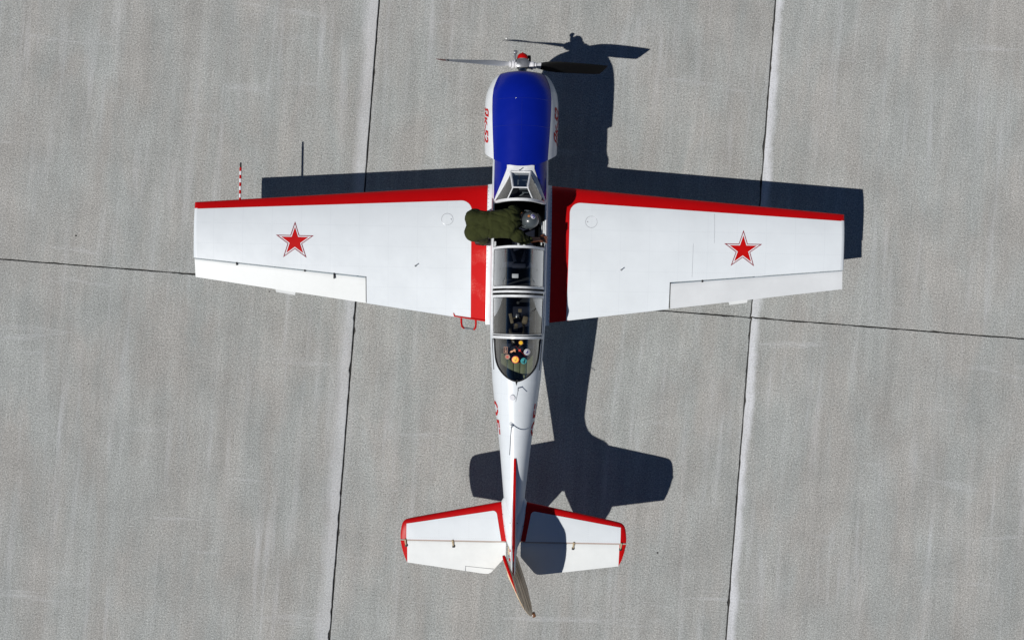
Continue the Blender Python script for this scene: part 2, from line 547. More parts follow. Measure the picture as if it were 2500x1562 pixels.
# ---- fuselage surface:  y, half width, z top, z bottom, z widest, exponent upper
FUS = [(-3.36, .035, 1.58, 1.40, 1.49, 2.0), (-3.05, .080, 1.63, 1.31, 1.47, 2.0), (-2.5, .146, 1.70, 1.17, 1.44, 2.0),
       (-1.87, .209, 1.755, 1.06, 1.405, 2.05), (-1.48, .256, 1.785, 1.0, 1.395, 2.1), (-1.08, .313, 1.82, .95, 1.385, 2.1),
       (-.84, .340, 1.835, .92, 1.385, 2.15), (-.3, .378, 1.855, .89, 1.39, 2.25), (0, .391, 1.86, .87, 1.39, 2.3),
       (1.0, .394, 1.87, .87, 1.40, 2.4), (1.62, .394, 1.89, .90, 1.41, 2.5), (2.1, .392, 1.915, .95, 1.43, 2.5), (2.36, .388, 1.92, 1.0, 1.44, 2.4)]
def fus(y, t, off=0.0):
    """t: angle from the top, -pi..pi (positive = starboard)"""
    w, zt, zb, zc, n = interp(FUS, y)
    p = 2.0 / n
    s, c = abs(math.sin(t)), math.cos(t)
    x = (w + off) * s ** p
    z = zc + ((zt - zc + off) * c ** p if c >= 0 else -(zc - zb + off) * (-c) ** p)
    return Vector((math.copysign(x, t), y, z))
def fus_t(y, x):
    w, zt, zb, zc, n = interp(FUS, y)
    return math.asin(min(1.0, (abs(x) / w) ** (n / 2.0)))
def opening(y):
    """half width of the cockpit opening"""
    if y > 1.985 or y < -0.838: return 0.0
    if y > 1.625: return lerp(.335, .135, ((y - 1.625) / .36) ** .9)
    if y > -0.27: return min(0.356, interp(FUS, y)[0] - .035) if y > -.2 else 0.325
    return interp([(-.838, 0), (-.832, .035), (-.82, .07), (-.80, .108), (-.785, .133), (-.75, .176), (-.71, .212), (-.67, .241), (-.63, .263), (-.58, .281), (-.53, .293), (-.40, .308), (-.27, .314)], y)[0]
YST = sorted(set([2.36, 2.2, 2.0, 1.986, 1.984, 1.93, 1.87, 1.8, 1.72, 1.626, 1.624, 1.4, 1.2, 1.0, .8, .6, .4, .2, 0, -.15, -.268, -.30, -.34, -.38, -.42, -.46, -.5, -.54, -.58, -.62, -.66, -.70, -.73, -.76, -.78, -.80, -.815, -.825, -.832, -.835,
                  -.9, -1.0, -1.1, -1.2, -1.3, -1.4, -1.5, -1.6, -1.75, -1.9, -2.1, -2.3, -2.5, -2.7, -2.9, -3.05, -3.2, -3.3, -3.36]), reverse=True)
bm = bmesh.new()
NR = 24
rings = []
for y in YST:
    ob = opening(y)
    t0 = fus_t(y, ob) if ob > 0 else 0.0
    tb = fus_t(y, .362) if y > 1.625 else None
    ts = []
    if tb:
        ts = [lerp(t0, tb, i / 9) for i in range(10)] + [lerp(tb, math.pi, i / 15) for i in range(1, 16)]
    else:
        ts = [lerp(t0, math.pi, i / NR) for i in range(NR + 1)]
    ring = [fus(y, t) for t in ts] + [fus(y, -t) for t in reversed(ts)]
    rings.append(ring)
M = len(rings[0])
def fmat(i, k):
    if (k < 9 or k > M - 11) and YST[i + 1] > 1.62: return 1
    return 0
loft(bm, rings, closed=False, caps=False, mat=fmat)
try: bm.faces.new([v for v in bm.verts if abs(v.co.y + 3.36) < 1e-5])
except Exception: pass
fuselage = finish(bm, 'fuselage', [WHITE, BLUE], AIR, merge=0.0004, angle=50)

# sills round the cockpit opening
for s in (-1, 1):
    bm = bmesh.new()
    pts = []
    for i in range(25):
        y = lerp(1.62, -.25, i / 24)
        p = fus(y, s * fus_t(y, opening(y)), 0.004)
        pts.append(p)
    tube(bm, pts, 0.013, 8)
    finish(bm, 'cockpit_sill', FRAME, fuselage)
# dark slots beside the rear glazing
for s in (-1, 1):
    bm = bmesh.new()
    pts = [fus(y, s * fus_t(y, interp(FUS, y)[0] - .03 - .006), 0.001) for y in [lerp(-.26, -.69, i / 12) for i in range(13)]]
    tube(bm, pts, 0.006, 6)
    finish(bm, 'canopy_rail_slot', BLACK, fuselage)

# ---- wing surfaces
def w_le(x): return 1.945 - (x - .46) * (0.345 / 4.19)
def w_te(x): return -0.033 + (x - .46) * (0.558 / 4.16)
def w_z(x): return 0.985 + (x - .4) * 0.0355
def w_t(x): return lerp(0.145, 0.115, (x - .4) / 4.2)
def hinge(x): return lerp(0.582, 0.802, (x - 2.18) / (4.64 - 2.18))
def foil(c, t):
    c = min(max(c, 0), 1)
    yt = 5 * t * (.2969 * math.sqrt(c) - .126 * c - .3516 * c * c + .2843 * c ** 3 - .1036 * c ** 4)
    cam = 0.018 / .16 * (.8 * c - c * c) if c < .4 else 0.018 / .36 * (.2 + .8 * c - c * c)
    return cam + yt, cam - yt
def wing_top(x, y, off=0.0):
    """x is the span (positive)"""
    le, te = w_le(x), w_te(x)
    ch = le - te
    u, l = foil((le - y) / ch, w_t(x))
    return w_z(x) + u * ch + off
def section(x, c1, n=34, thick=1.0):
    le, te = w_le(x), w_te(x); ch = le - te; t = w_t(x) * thick
    cs = [c1 * (1 - math.cos(math.pi * i / n)) / 2 if c1 > .95 else c1 * (i / n) ** 1.6 for i in range(n + 1)]
    up = [(c, foil(c, t)[0]) for c in cs]; lo = [(c, foil(c, t)[1]) for c in cs]
    if c1 > .95:
        up[-1] = (1, .0012); lo[-1] = (1, -.0012)
    pts = up[::-1] + lo[1:]
    return [(x, le - c * ch, w_z(x) + z * ch) for c, z in pts]

def rounded(pts, idx, r, n=8):
    """round one corner of a polygon"""
    p0, p1, p2 = [Vector(pts[i % len(pts)]) for i in (idx - 1, idx, idx + 1)]
    a, b = (p0 - p1).normalized(), (p2 - p1).normalized()
    ang = a.angle(b)
    d = r / math.tan(ang / 2)
    A, Bq = p1 + a * d, p1 + b * d
    cen = p1 + (a + b).normalized() * (r / math.sin(ang / 2))
    va, vb = A - cen, Bq - cen
    tot = va.angle_signed(vb)
    arc = []
    for i in range(n + 1):
        v = va.copy(); v.rotate(Matrix.Rotation(-tot * i / n, 2)); arc.append(tuple(cen + v))
    return list(pts[:idx]) + arc + list(pts[idx + 1:])

STAR_C = (3.20, 1.06)
def star_loop(s, rot=0.0, r=0.275):
    lp = []
    for i in range(10):
        rr = r * s if i % 2 == 0 else r * s * 0.382
        a = math.pi / 2 + i * math.pi / 5 + rot
        lp.append((rr * math.cos(a), rr * math.sin(a)))
    return lp

for side in (-1, 1):
    def S(x, y, z): return Vector((side * x, y, z))
    bm = bmesh.new()
    n = 34
    # inner panel, complete section
    xs = [.33, .46, .58, .70, .74, .9, 1.2, 1.5, 1.85, 2.178]
    rg = [[S(*p) for p in section(x, 1.0, n)] for x in xs]
    def imat(i, k):
        c_up = k < n
        if not c_up: return 2 if k > n + 3 else 1
        if xs[i] < .74: return 1
        return 1 if k > n * .62 else 0
    loft(bm, rg, True, True, imat)
    # outer panel, cut at the aileron hinge
    xs2 = [2.178, 2.5, 3.0, 3.5, 4.0, 4.4, 4.60, 4.632, 4.647, 4.652]
    th = [1, 1, 1, 1, 1, 1, 1, .82, .5, .12]
    rg = []
    for x, q in zip(xs2, th):
        ch = w_le(x) - w_te(x)
        rg.append([S(*p) for p in section(x, (w_le(x) - hinge(x)) / ch, n, q)])
    def omat(i, k):
        if k >= n: return 2 if k > n + 5 else 1
        return 1 if k > n * (.6 if xs2[i] < 4.5 else .735) else 0
    loft(bm, rg, True, True, omat)
    wing = finish(bm, 'wing', [WHITE, RED, PALE], AIR, angle=40, merge=0.0002)
    wing['label'] = 'port wing with red walkway beside the cockpit' if side < 0 else 'starboard wing partly in the fuselage shadow'
    # white top panel with a rounded inner corner over the red leading edge
    band = lambda x: 1.694 - (x - .84) * 0.052
    ix = .675 if side < 0 else .712
    P = [(4.600, band(4.60)), (ix + .01, band(ix)), (ix - .005, w_te(ix) + .004), (2.170, w_te(2.17) + .004), (2.174, hinge(2.18) + .003), (4.600, hinge(4.60) + .003)]
    P = rounded(P, 1, .15, 10)
    surf = lambda u, v: S(u, v, wing_top(u, v, 0.003))
    d = poly_decal([P if side > 0 else P], surf, (0.35, 0.06), 'white_panel', WHITE, wing)
    # flip normals where mirrored (paint shows either way)
    # star: red outline, white gap, red core
    def star_surf(u, v):
        x = STAR_C[0] + u * side
        return Vector((side * x, STAR_C[1] + v, wing_top(x, STAR_C[1] + v, 0.006)))
    o1, o2 = star_loop(1.03), star_loop(0.91)
    quads = [(o1[i], o1[(i + 1) % 10], o2[(i + 1) % 10], o2[i]) for i in range(10)]
    core = star_loop(0.74)
    tri = [(core[i], core[(i + 1) % 10], (0, 0)) for i in range(10)]
    st = poly_decal(tri, star_surf, (0.2, 0.05), 'star', RED2, wing)
    st = poly_decal(quads, star_surf, (0.2, 0.05), 'star_outline', CRIM, wing)
    # aileron with its own nose
    bm = bmesh.new()
    rg = []
    defl = R(7) if side < 0 else R(-7)
    for x in (2.192, 2.6, 3.0, 3.5, 4.0, 4.4, 4.632):
        h0 = hinge(x) - .008; te = w_te(x)
        ch = w_le(x) - te
        zt = wing_top(x, h0 - .02); zl = w_z(x) + foil((w_le(x) - h0) / ch, w_t(x))[1] * ch
        zm = (zt + zl) / 2; hh = (zt - zl) / 2 * .94
        L_ = h0 - te
        prof = [(1, .0015), (.8, hh * .2), (.6, hh * .41), (.4, hh * .62), (.2, hh * .83), (.08, hh * .97), (.03, hh * .9), (.0, hh * .5), (0, -hh * .5), (.03, -hh * .9), (.1, -hh * .9), (.4, -hh * .6), (.7, -hh * .3), (1, -.0015)]
        ring = []
        for c, z in prof:
            yy, zz = -c * L_, z
            y2 = yy * math.cos(defl) ; z2 = zz + yy * math.sin(defl)
            ring.append(S(x, h0 + y2, zm + z2 - .004))
        rg.append(ring)
    loft(bm, rg)
    ail = finish(bm, 'aileron', CREAM if side < 0 else CREAM_SHADE, wing, angle=30)
    # fixed tab on the aileron
    bm = bmesh.new()
    xa, xb = (3.20, 3.50) if side < 0 else (3.02, 3.30)
    for x in (0,):
        zt = lambda x: w_z(x) - (hinge(x) - w_te(x)) * math.sin(defl) - .006 + .008
        pts = [(xa, w_te(xa) + .03), (xb, w_te(xb) + .03), (xb - .015, w_te(xb) - .038), (xa + .015, w_te(xa) - .038)]
        top = [bm.verts.new(S(px, py, zt(px) + .002)) for px, py in pts]
        bot = [bm.verts.new(S(px, py, zt(px) - .002)) for px, py in pts]
        bm.faces.new(top); bm.faces.new(bot[::-1])
        for i in range(4): bm.faces.new((top[i], bot[i], bot[(i + 1) % 4], top[(i + 1) % 4]))
    finish(bm, 'trim_tab', CREAM, wing, smooth=False)
    # hinge brackets showing as dark notches
    for hx, hl in (((4.03, .045), (3.06, .03), (2.64, .085)) if side < 0 else ((2.64, .035),)):
        bm = bmesh.new()
        y0 = hinge(hx)
        zz = wing_top(hx, y0) + .002
        bevbox(bm, S(hx, y0 - hl / 2 + .002, zz - .004), (.022, hl, .016), .004)
        finish(bm, 'hinge_bracket', BLACK, wing)
    # black strip putting shade into the gap at the aileron's inner end
    bm = bmesh.new()
    y0, y1 = hinge(2.185), w_te(2.185)
    zz = lambda y: lerp(wing_top(2.185, y0), w_z(2.185), (y0 - y) / (y0 - y1))
    for (ya, yb) in ((y0, lerp(y0, y1, .5)), (lerp(y0, y1, .5), y1 + .02)):
        bm.faces.new([bm.verts.new(S(2.179, ya, zz(ya) - .012)), bm.verts.new(S(2.192, ya, zz(ya) - .012)), bm.verts.new(S(2.192, yb, zz(yb) - .012)), bm.verts.new(S(2.179, yb, zz(yb) - .012))])
    finish(bm, 'aileron_gap_shade', BLACK, wing, smooth=False)
    # fuel filler cap: thin ring and screw
    bm = bmesh.new()
    cx, cy = 1.03, 1.42
    tube(bm, [S(cx + .083 * math.cos(a), cy + .083 * math.sin(a), wing_top(cx + .083 * math.cos(a), cy + .083 * math.sin(a), .003)) for a in [i * math.pi / 12 for i in range(25)]], 0.0022, 5)
    ex = cx - .055
    ellipsoid(bm, S(ex, cy, wing_top(ex, cy, .004)), (.009, .009, .004), 8, 5)
    finish(bm, 'fuel_cap', STEEL, wing)
    if side > 0:
        for (sx_, ya, yb) in ((2.79, 1.57, 1.15), (2.49, 1.14, .66)):
            bm = bmesh.new()
            tube(bm, [S(sx_, lerp(ya, yb, i / 8), wing_top(sx_, lerp(ya, yb, i / 8), .003)) for i in range(9)], .0016, 5)
            finish(bm, 'skin_seam', STEEL, wing)
    # gear position pin standing on the wing
    bm = bmesh.new()
    px_, py_ = 1.475, .745
    z0 = wing_top(px_, py_)
    tube(bm, [S(px_, py_, z0 - .01), S(px_, py_, z0 + .085)], .0065, 8)
    tube(bm, [S(px_, py_, z0), S(px_, py_, z0 + .008)], .014, 10)
    finish(bm, 'gear_indicator_pin', STEEL, wing)
    # pale root fairing with a row of screws
    bm = bmesh.new()
    rg = []
    for i in range(29):
        y = lerp(1.95, -.075, i / 28)
        xo = .462
        z1 = wing_top(xo, min(y, w_le(xo) - .004) if y < w_le(xo) else w_le(xo) - .004, .004)
        if y < w_te(xo): z1 = w_z(xo) + .006
        pts = []
        for k in range(7):
            q = k / 6
            a = q * math.pi / 2
            pts.append(S(xo - .075 * math.sin(a) ** 1.2, y, z1 + .085 * (1 - math.cos(a)) + .0))
        rg.append(pts)
    loft(bm, rg, closed=False, caps=False)
    fair = finish(bm, 'root_fairing', WHITE2, fuselage, angle=60)
    bm = bmesh.new()
    for i in range(34):
        y = lerp(1.90, 0.0, i / 33)
        ellipsoid(bm, S(.451, y, wing_top(.462, y, .0055)), (.0055, .0055, .003), 6, 4)
    tag(finish(bm, 'fairing_screws', BLACK, fuselage), kind='stuff')
    if side < 0:
        # red grip-painted walkway strip
        P = [(.462, w_le(.462) - .55), (.685, w_le(.685) - .55), (.675, w_te(.675) + .006), (.462, w_te(.462) + .006)]
        poly_decal([P], lambda u, v: S(u, v, wing_top(u, v, .004)), (.2, .06), 'walkway', GRIP, wing)
        # red hook shaped edge strip on the trailing edge
        bm = bmesh.new()
        tube(bm, [S(.47, w_te(.47) + .012, w_z(.47) + .012), S(.66, w_te(.66) + .012, w_z(.66) + .012), S(.91, w_te(.91) + .012, w_z(.91) + .012), S(.925, w_te(.92) + .055, w_z(.92) + .018)], [.012, .012, .011, .006], 8)
        finish(bm, 'edge_strip', RED2, wing)
        # boarding step
        bm = bmesh.new()
        ax, bx_ = .815, .605
        tube(bm, [S(ax, .03, .93), S(ax + .002, -.05, .88), S(ax - .005, -.11, .78), S(ax - .03, -.135, .70)], .0145, 8)
        tube(bm, [S(bx_, .01, .93), S(bx_ - .002, -.07, .88), S(bx_ + .008, -.125, .78), S(bx_ + .03, -.15, .70)], .0145, 8)
        tube(bm, [S(ax - .03, -.135, .70), S(bx_ + .03, -.15, .70)], .013, 8, mat=1)
        finish(bm, 'boarding_step', [RED2, STEEL], wing)
        # striped air data probe
        bm = bmesh.new()
        segs = 10
        y0, y1 = w_le(4.01) - .03, 2.165
        zz = w_z(4.0) + .0
        for i in range(segs):
            ya, yb = lerp(y0, y1, i / segs), lerp(y0, y1, (i + 1) / segs)
            tube(bm, [S(4.015, ya, zz), S(4.015, yb, zz)], .0155 if i < segs - 1 else .0135, 10, mat=2 if i == segs - 1 else (0 if i % 2 == 0 else 1))
        ellipsoid(bm, S(4.015, y1, zz), (.0135, .02, .0135), 10, 6, 2)
        probe = finish(bm, 'air_data_probe', [RED2, STWHITE, BLACK], wing)
        probe['label'] = 'red and white striped probe ahead of the port wing'

# ---- cowling
AX = 1.44
CP = [(3.405, .335), (3.40, .352), (3.385, .375), (3.355, .402), (3.32, .424), (3.28, .445), (3.22, .472), (3.16, .494), (3.05, .512), (2.9, .518), (2.7, .517), (2.5, .511), (2.3, .503), (2.05, .495)]
def cowl_r(y):
    tab = [(a, b) for a, b in reversed(CP)]
    return interp(tab, y)[0]
def cowl_rear(t): return 2.32 - .237 * max(math.cos(t), 0) ** 1.5
def cowl_pt(y, t, off=0.0):
    r = cowl_r(y) + off
    return Vector((r * math.sin(t), y, AX + r * math.cos(t)))
bm = bmesh.new()
def cowl_ts(f):
    tb = R(lerp(54, 48, f))
    up = [tb * i / 14 for i in range(15)]
    lo = [lerp(tb, math.pi, i / 18) for i in range(1, 19)]
    right = up + lo
    return right + [-t for t in right[-2:0:-1]]
rings = []
for j in range(30):
    f = (j / 29) ** 1.5
    ts = cowl_ts(f)
    rings.append([cowl_pt(lerp(3.405, cowl_rear(t), f), t) for t in ts])
# inner return at the rear lip and at the intake
ts = cowl_ts(1.0)
rings.append([Vector((.975 * (p := cowl_pt(cowl_rear(t), t)).x, p.y + .004, AX + .975 * (p.z - AX))) for t in ts])
rings.append([Vector((.97 * (p := cowl_pt(cowl_rear(t), t)).x, p.y + .12, AX + .97 * (p.z - AX))) for t in ts])
ts0 = cowl_ts(0)
front = [[Vector((.31 * math.sin(t), 3.395, AX + .31 * math.cos(t))) for t in ts0], [Vector((.30 * math.sin(t), 3.32, AX + .30 * math.cos(t))) for t in ts0]]
rings = front[::-1] + rings
nn = len(ts0)
def cmat(i, k): return 1 if (k < 14 or k >= nn - 14) else 0
loft(bm, rings, True, False, cmat)
cowl = finish(bm, 'engine_cowling', [WHITE2, BLUE], AIR, angle=45)
# cooling shutters in the intake
bm = bmesh.new()
tube(bm, [(0, 3.30, AX), (0, 3.33, AX)], .305, 28, mat=0)
for i in range(30):
    a = 2 * math.pi * i / 30
    rot = Matrix.Rotation(a, 3, 'Y') @ Matrix.Rotation(R(35), 3, 'Z')
    box(bm, (.215 * math.sin(a), 3.36, AX + .215 * math.cos(a)), (.036, .004, .17), 1, rot)
finish(bm, 'cooling_shutters', [DARKIN, TAN], cowl, smooth=False)
# seam lines across the cowling and round fastener
bm = bmesh.new()
for yy in (3.0, 2.63):
    tube(bm, [cowl_pt(yy, lerp(-.85, .85, i / 20), .0005) for i in range(21)], .0022, 5)
tube(bm, [cowl_pt(lerp(2.99, 2.12, i / 20), 0.0, .0005) for i in range(21)], .0018, 5)
finish(bm, 'panel_seam', paint('dark blue seam', (.006, .016, .22), .4), cowl)
bm = bmesh.new()
ellipsoid(bm, cowl_pt(3.0, -.16, .002), (.008, .008, .005), 8, 6)
finish(bm, 'fastener', METAL, cowl)

def text_bm(body, size, shear=0.0, bold=0.0):
    cu = bpy.data.curves.new('lettering', 'FONT')
    cu.body = body; cu.size = size; cu.shear = shear; cu.offset = bold
    cu.align_x = 'CENTER'; cu.resolution_u = 4
    ob = bpy.data.objects.new('lettering_source', cu)
    COL.objects.link(ob)
    bpy.context.view_layer.update()
    dg = bpy.context.evaluated_depsgraph_get()
    me = bpy.data.meshes.new_from_object(ob.evaluated_get(dg))
    b2 = bmesh.new(); b2.from_mesh(me)
    bpy.data.objects.remove(ob); bpy.data.curves.remove(cu); bpy.data.meshes.remove(me)
    return b2
for side in (-1, 1):
    b2 = text_bm('\u042f\u043a-52', 0.235, 0.40, 0.007)
    xs_ = [v.co.x for v in b2.verts]; cxx = (min(xs_) + max(xs_)) / 2; wid = max(xs_) - min(xs_)
    k = 0.53 / wid
    for v in b2.verts: v.co.x = (v.co.x - cxx) * k
    top = max(v.co.y for v in b2.verts)
    def csurf(u, v, side=side, top=top):
        t = R(61) + (top - v) / .515
        y = 2.70 - u if side < 0 else 2.68 + u
        return cowl_pt(y, side * t, .0025)
    bend(b2, csurf, (.6, .018), 'lettering', RED2, cowl)

# stencilled digits on the rear fuselage
def stencil(ch):
    if ch == '0':
        o = [(-.10, .09), (-.045, .16), (-.008, .16), (-.008, .115), (-.03, .115), (-.055, .075), (-.055, -.075), (-.03, -.115), (-.008, -.115), (-.008, -.16), (-.045, -.16), (-.10, -.09)]
        return [o, [(-a, b) for a, b in reversed(o)]]
    return [[(-.10, .16), (.01, .16), (.01, .118), (-.055, .118), (-.055, .055), (-.10, .055)], [(.025, .16), (.10, .16), (.10, .118), (.025, .118)],
            [(-.10, .045), (.03, .045), (.10, -.01), (.10, -.09), (.04, -.16), (.01, -.16), (.01, -.118), (.03, -.115), (.055, -.08), (.055, -.02), (.02, .003), (-.10, .003)],
            [(-.10, -.16), (-.008, -.16), (-.008, -.118), (-.10, -.118)]]
for side in (-1, 1):
    for ch, yc in (('0', -1.235 if side < 0 else -1.51), ('5', -1.49 if side < 0 else -1.255)):
        b2 = bmesh.new()
        for lp in stencil(ch):
            b2.faces.new([b2.verts.new((p[0], p[1], 0)) for p in lp])
        def dsurf(u, v, side=side, yc=yc):
            y = yc - u if side < 0 else yc + u
            w = interp(FUS, y)[0]
            t = R(58) + (.16 - v) / max(w * 1.12, .1) * .80
            return fus(y, side * t, .003)
        bend(b2, dsurf, (.06, .02), 'digit', RED2, fuselage)

# ---- propeller
prop = None
bm = bmesh.new()
tube(bm, [(0, 3.42, AX), (0, 3.52, AX)], .06, 20)
tube(bm, [(0, 3.30, AX), (0, 3.44, AX)], .085, 20, mat=1)
bevbox(bm, (0, 3.585, AX), (.185, .13, .15), .035)
tube(bm, [(0, 3.64, AX), (0, 3.665, AX)], .072, 20)
prop = finish(bm, 'propeller', [STEEL, BLACK], AIR, angle=40)
prop['label'] = 'two-bladed propeller with red dome and grey hub'
bm = bmesh.new()
prof = [(.078, 3.655), (.078, 3.675), (.072, 3.70), (.055, 3.722), (.03, 3.735), (.012, 3.738), (.012, 3.748), (.001, 3.75)]
loft(bm, [[(r * math.cos(a), y, AX + r * math.sin(a)) for a in [2 * math.pi * k / 20 for k in range(20)]] for r, y in prof])
finish(bm, 'spinner_dome', RED2, prop)
TILT = R(9.5)
for side in (-1, 1):
    # axis of the blade, higher end to port
    ax = Vector((side * math.cos(TILT), 0, -side * math.sin(TILT)))
    tang = Vector((0, 0, 1)) * math.cos(TILT) + Vector((1, 0, 0)) * math.sin(TILT)   # in disc plane, upward
    fwd = Vector((0, 1, 0))
    hubc = Vector((0, 3.575, AX))
    bm = bmesh.new()
    rings = []
    mats = []
    ST = [(.13, .05, .05, 60, 0), (.18, .055, .045, 55, 0), (.25, .10, .038, 48, 0), (.26, .105, .038, 47, 0), (.36, .16, .03, 41, 0), (.5, .20, .024, 34, 0), (.65, .22, .02, 28, 0), (.8, .228, .017, 25, 0), (.95, .23, .014, 22.5, 0), (1.02, .228, .012, 21.5, 0), (1.04, .228, .012, 21.3, 0), (1.06, .227, .011, 21.1, 0), (1.08, .226, .011, 21, 0), (1.135, .218, .010, 20.5, .002), (1.165, .16, .009, 20.3, .03), (1.19, .08, .008, 20, .066), (1.205, .02, .006, 20, .095)]
    for r, ch, th, pit, sh in ST:
        p = R(pit)
        # the leading edge moves up on the port side, down on the starboard side
        cd = (tang * (-1 if side < 0 else 1)) * math.cos(p) + fwd * math.sin(p)
        nd = ax.cross(cd).normalized()
        c0 = hubc + ax * r + cd * sh
        ring = []
        for k in range(16):
            a = 2 * math.pi * k / 16
            e = math.cos(a)
            ring.append(c0 + cd * (ch / 2 * e) + nd * (th / 2 * math.sin(a) * (1 + .35 * e)))
        rings.append(ring)
    nfac = None
    def pm(i, k):
        r = ST[i][0]
        # rear face black outboard of the root
        rear = (k < 8) if RSIDE else (k >= 8)
        if rear and r >= .255: return 1
        if r >= 1.075: return 2
        if 1.035 <= r < 1.055: return 1
        if 1.055 <= r < 1.075: return 0
        return 0
    # find which half faces aft
    mid = rings[6]
    cc = sum(mid, Vector()) / 16
    RSIDE = (mid[4] - cc).y < 0
    loft(bm, rings, True, True, pm)
    finish(bm, 'blade', [BLADE, paint('blade black', (.003, .003, .003), .6, spec=.15), paint('red tip paint', (.36, .012, .008), .4)], prop, angle=50)
    bm = bmesh.new()
    tube(bm, [hubc + ax * .08, hubc + ax * .155], .052, 16)
    tube(bm, [hubc + ax * .125, hubc + ax * .15], .06, 16)
    tube(bm, [hubc + ax * .165, hubc + ax * .19], .045, 16)
    finish(bm, 'blade_socket', STWHITE, prop)
    bm = bmesh.new()
    q = hubc + ax * .105
    if side < 0:
        bevbox(bm, q + Vector((0, .09, .03)), (.032, .15, .05), .008)
        bevbox(bm, q + Vector((.004, .165, .03)), (.05, .04, .06), .008)
        finish(bm, 'counterweight', STEEL, prop)
    else:
        bevbox(bm, q + Vector((0, .07, -.04)), (.03, .13, .05), .008)
        bevbox(bm, q + Vector((-.01, .125, -.04)), (.045, .04, .06), .008)
        finish(bm, 'counterweight', BLACK, prop)

# ---- tail
ZS = 1.515
def stab_half(side):
    def S(x, y, z): return Vector((side * x, y, z))
    outline_le = [(.16, -2.527), (.198, -2.535), (.5, -2.595), (.9, -2.674), (1.3, -2.753), (1.44, -2.782), (1.50, -2.80), (1.54, -2.83), (1.562, -2.88), (1.572, -2.95), (1.574, -3.02), (1.574, -3.082)]
    TE = -3.080
    def le(x):
        return interp(outline_le[:9] + [(1.5745, -3.0)], x)[0]
    def thick(x): return .046 if x < 1.42 else .046 * math.sqrt(max(0.03, 1 - ((x - 1.42) / .158) ** 2))
    def top(x, y, off=0.0):
        l = le(x); c = min(max((l - y) / max(l - TE, .02), 0), 1)
        f = math.sqrt(min(c / .35, 1)) * (2 - math.sqrt(min(c / .35, 1))) if c < .35 else 1 - .35 * ((c - .35) / .65) ** 1.5
        return ZS + thick(x) * f + off
    xs = [.06, .13, .2, .35, .6, .9, 1.2, 1.4, 1.46, 1.5, 1.53, 1.552, 1.566, 1.574]
    bm = bmesh.new(); rg = []
    n = 16
    for x in xs:
        cs = [(i / n) ** 1.8 for i in range(n + 1)]
        l = le(x) if x >= .16 else -2.527
        pts = [(S(x, lerp(l, TE, c), top(max(x, .16), lerp(le(max(x, .16)), TE, c))) ) for c in cs[::-1]]
        lo = [(S(x, lerp(l, TE, c), 2 * ZS - top(max(x, .16), lerp(le(max(x, .16)), TE, c)))) for c in cs[1:]]
        rg.append(pts + lo)
    loft(bm, rg)
    st = finish(bm, 'tailplane', [RED], AIR, angle=40)
    inn = lambda y: lerp(.264, .168, (y + 2.535) / (-3.08 + 2.535))
    P = [(1.49, le(1.44) - .075), (inn(-2.64), le(.26) - .1), (inn(TE), TE + .002), (1.49, TE + .002)]
    P = rounded(P, 1, .055, 6)
    i0 = 0
    P = rounded(P, 0, .03, 4) if False else P
    poly_decal([P], lambda u, v: S(u, v, top(u, v, .003)), (.15, .05), 'white_panel', WHITE, st)
    # elevator, drooping a little
    defl = R(9)
    H0 = -3.092
    te_tab = [(.103, -3.305), (.17, -3.39), (.246, -3.478), (.30, -3.545), (.345, -3.568), (.40, -3.568), (.7, -3.528), (1.0, -3.487), (1.3, -3.446), (1.478, -3.422), (1.52, -3.33), (1.552, -3.22), (1.572, -3.11)]
    bm = bmesh.new(); rg = []
    xs = [.103, .14, .17, .21, .246, .28, .30, .32, .345, .40, .55, .7, 1.0, 1.3, 1.44, 1.478, 1.5, 1.52, 1.552, 1.572]
    for x in xs:
        L_ = H0 - interp(te_tab, x)[0]
        hh = .030
        prof = [(1, .002), (.75, hh * .32), (.5, hh * .6), (.25, hh * .85), (.08, hh), (.02, hh * .8), (0, hh * .3), (0, -hh * .3), (.02, -hh * .8), (.08, -hh), (.5, -hh * .6), (1, -.002)]
        rg.append([S(x, H0 - c * L_ * math.cos(defl), ZS - .002 + z - c * L_ * math.sin(defl)) for c, z in prof])
    loft(bm, rg, mat=lambda i, k: 1 if xs[i] >= 1.478 else 0)
    el = finish(bm, 'elevator', [CREAM, RED2], st, angle=30)
    # hinge arms
    for hx in (1.505, .845):
        bm = bmesh.new()
        tube(bm, [S(hx, -3.075, ZS + .036), S(hx - .004, -3.11, ZS + .038), S(hx - .012, -3.155, ZS + .032)], [.016, .013, .010], 6)
        bevbox(bm, S(hx - .013, -3.165, ZS + .021), (.034, .034, .024), .004, 1)
        finish(bm, 'hinge_arm', [TAN, BLACK], st)
    # bronze hinge seal line
    bm = bmesh.new()
    tube(bm, [S(.12, -3.086, ZS + .021), S(1.57, -3.086, ZS + .018)], .0125, 6)
    finish(bm, 'hinge_line', paint('bronze seal', (.42, .35, .30), .5), st)
    if side < 0:
        bm = bmesh.new()
        def ez(y): return ZS + .004 - (H0 - y) * math.sin(defl)
        a = [(.31, -3.478), (.66, -3.45)]
        tube(bm, [S(.27, -3.49, ez(-3.49) + .003), S(.664, -3.455, ez(-3.455) + .003), S(.664, -3.53, ez(-3.53) + .001)], .003, 5)
        finish(bm, 'trim_tab_seam', STEEL, st)
    return st
for side in (-1, 1): stab_half(side)['label'] = 'port tailplane in sunlight' if side < 0 else 'starboard tailplane with the fin shadow across it'

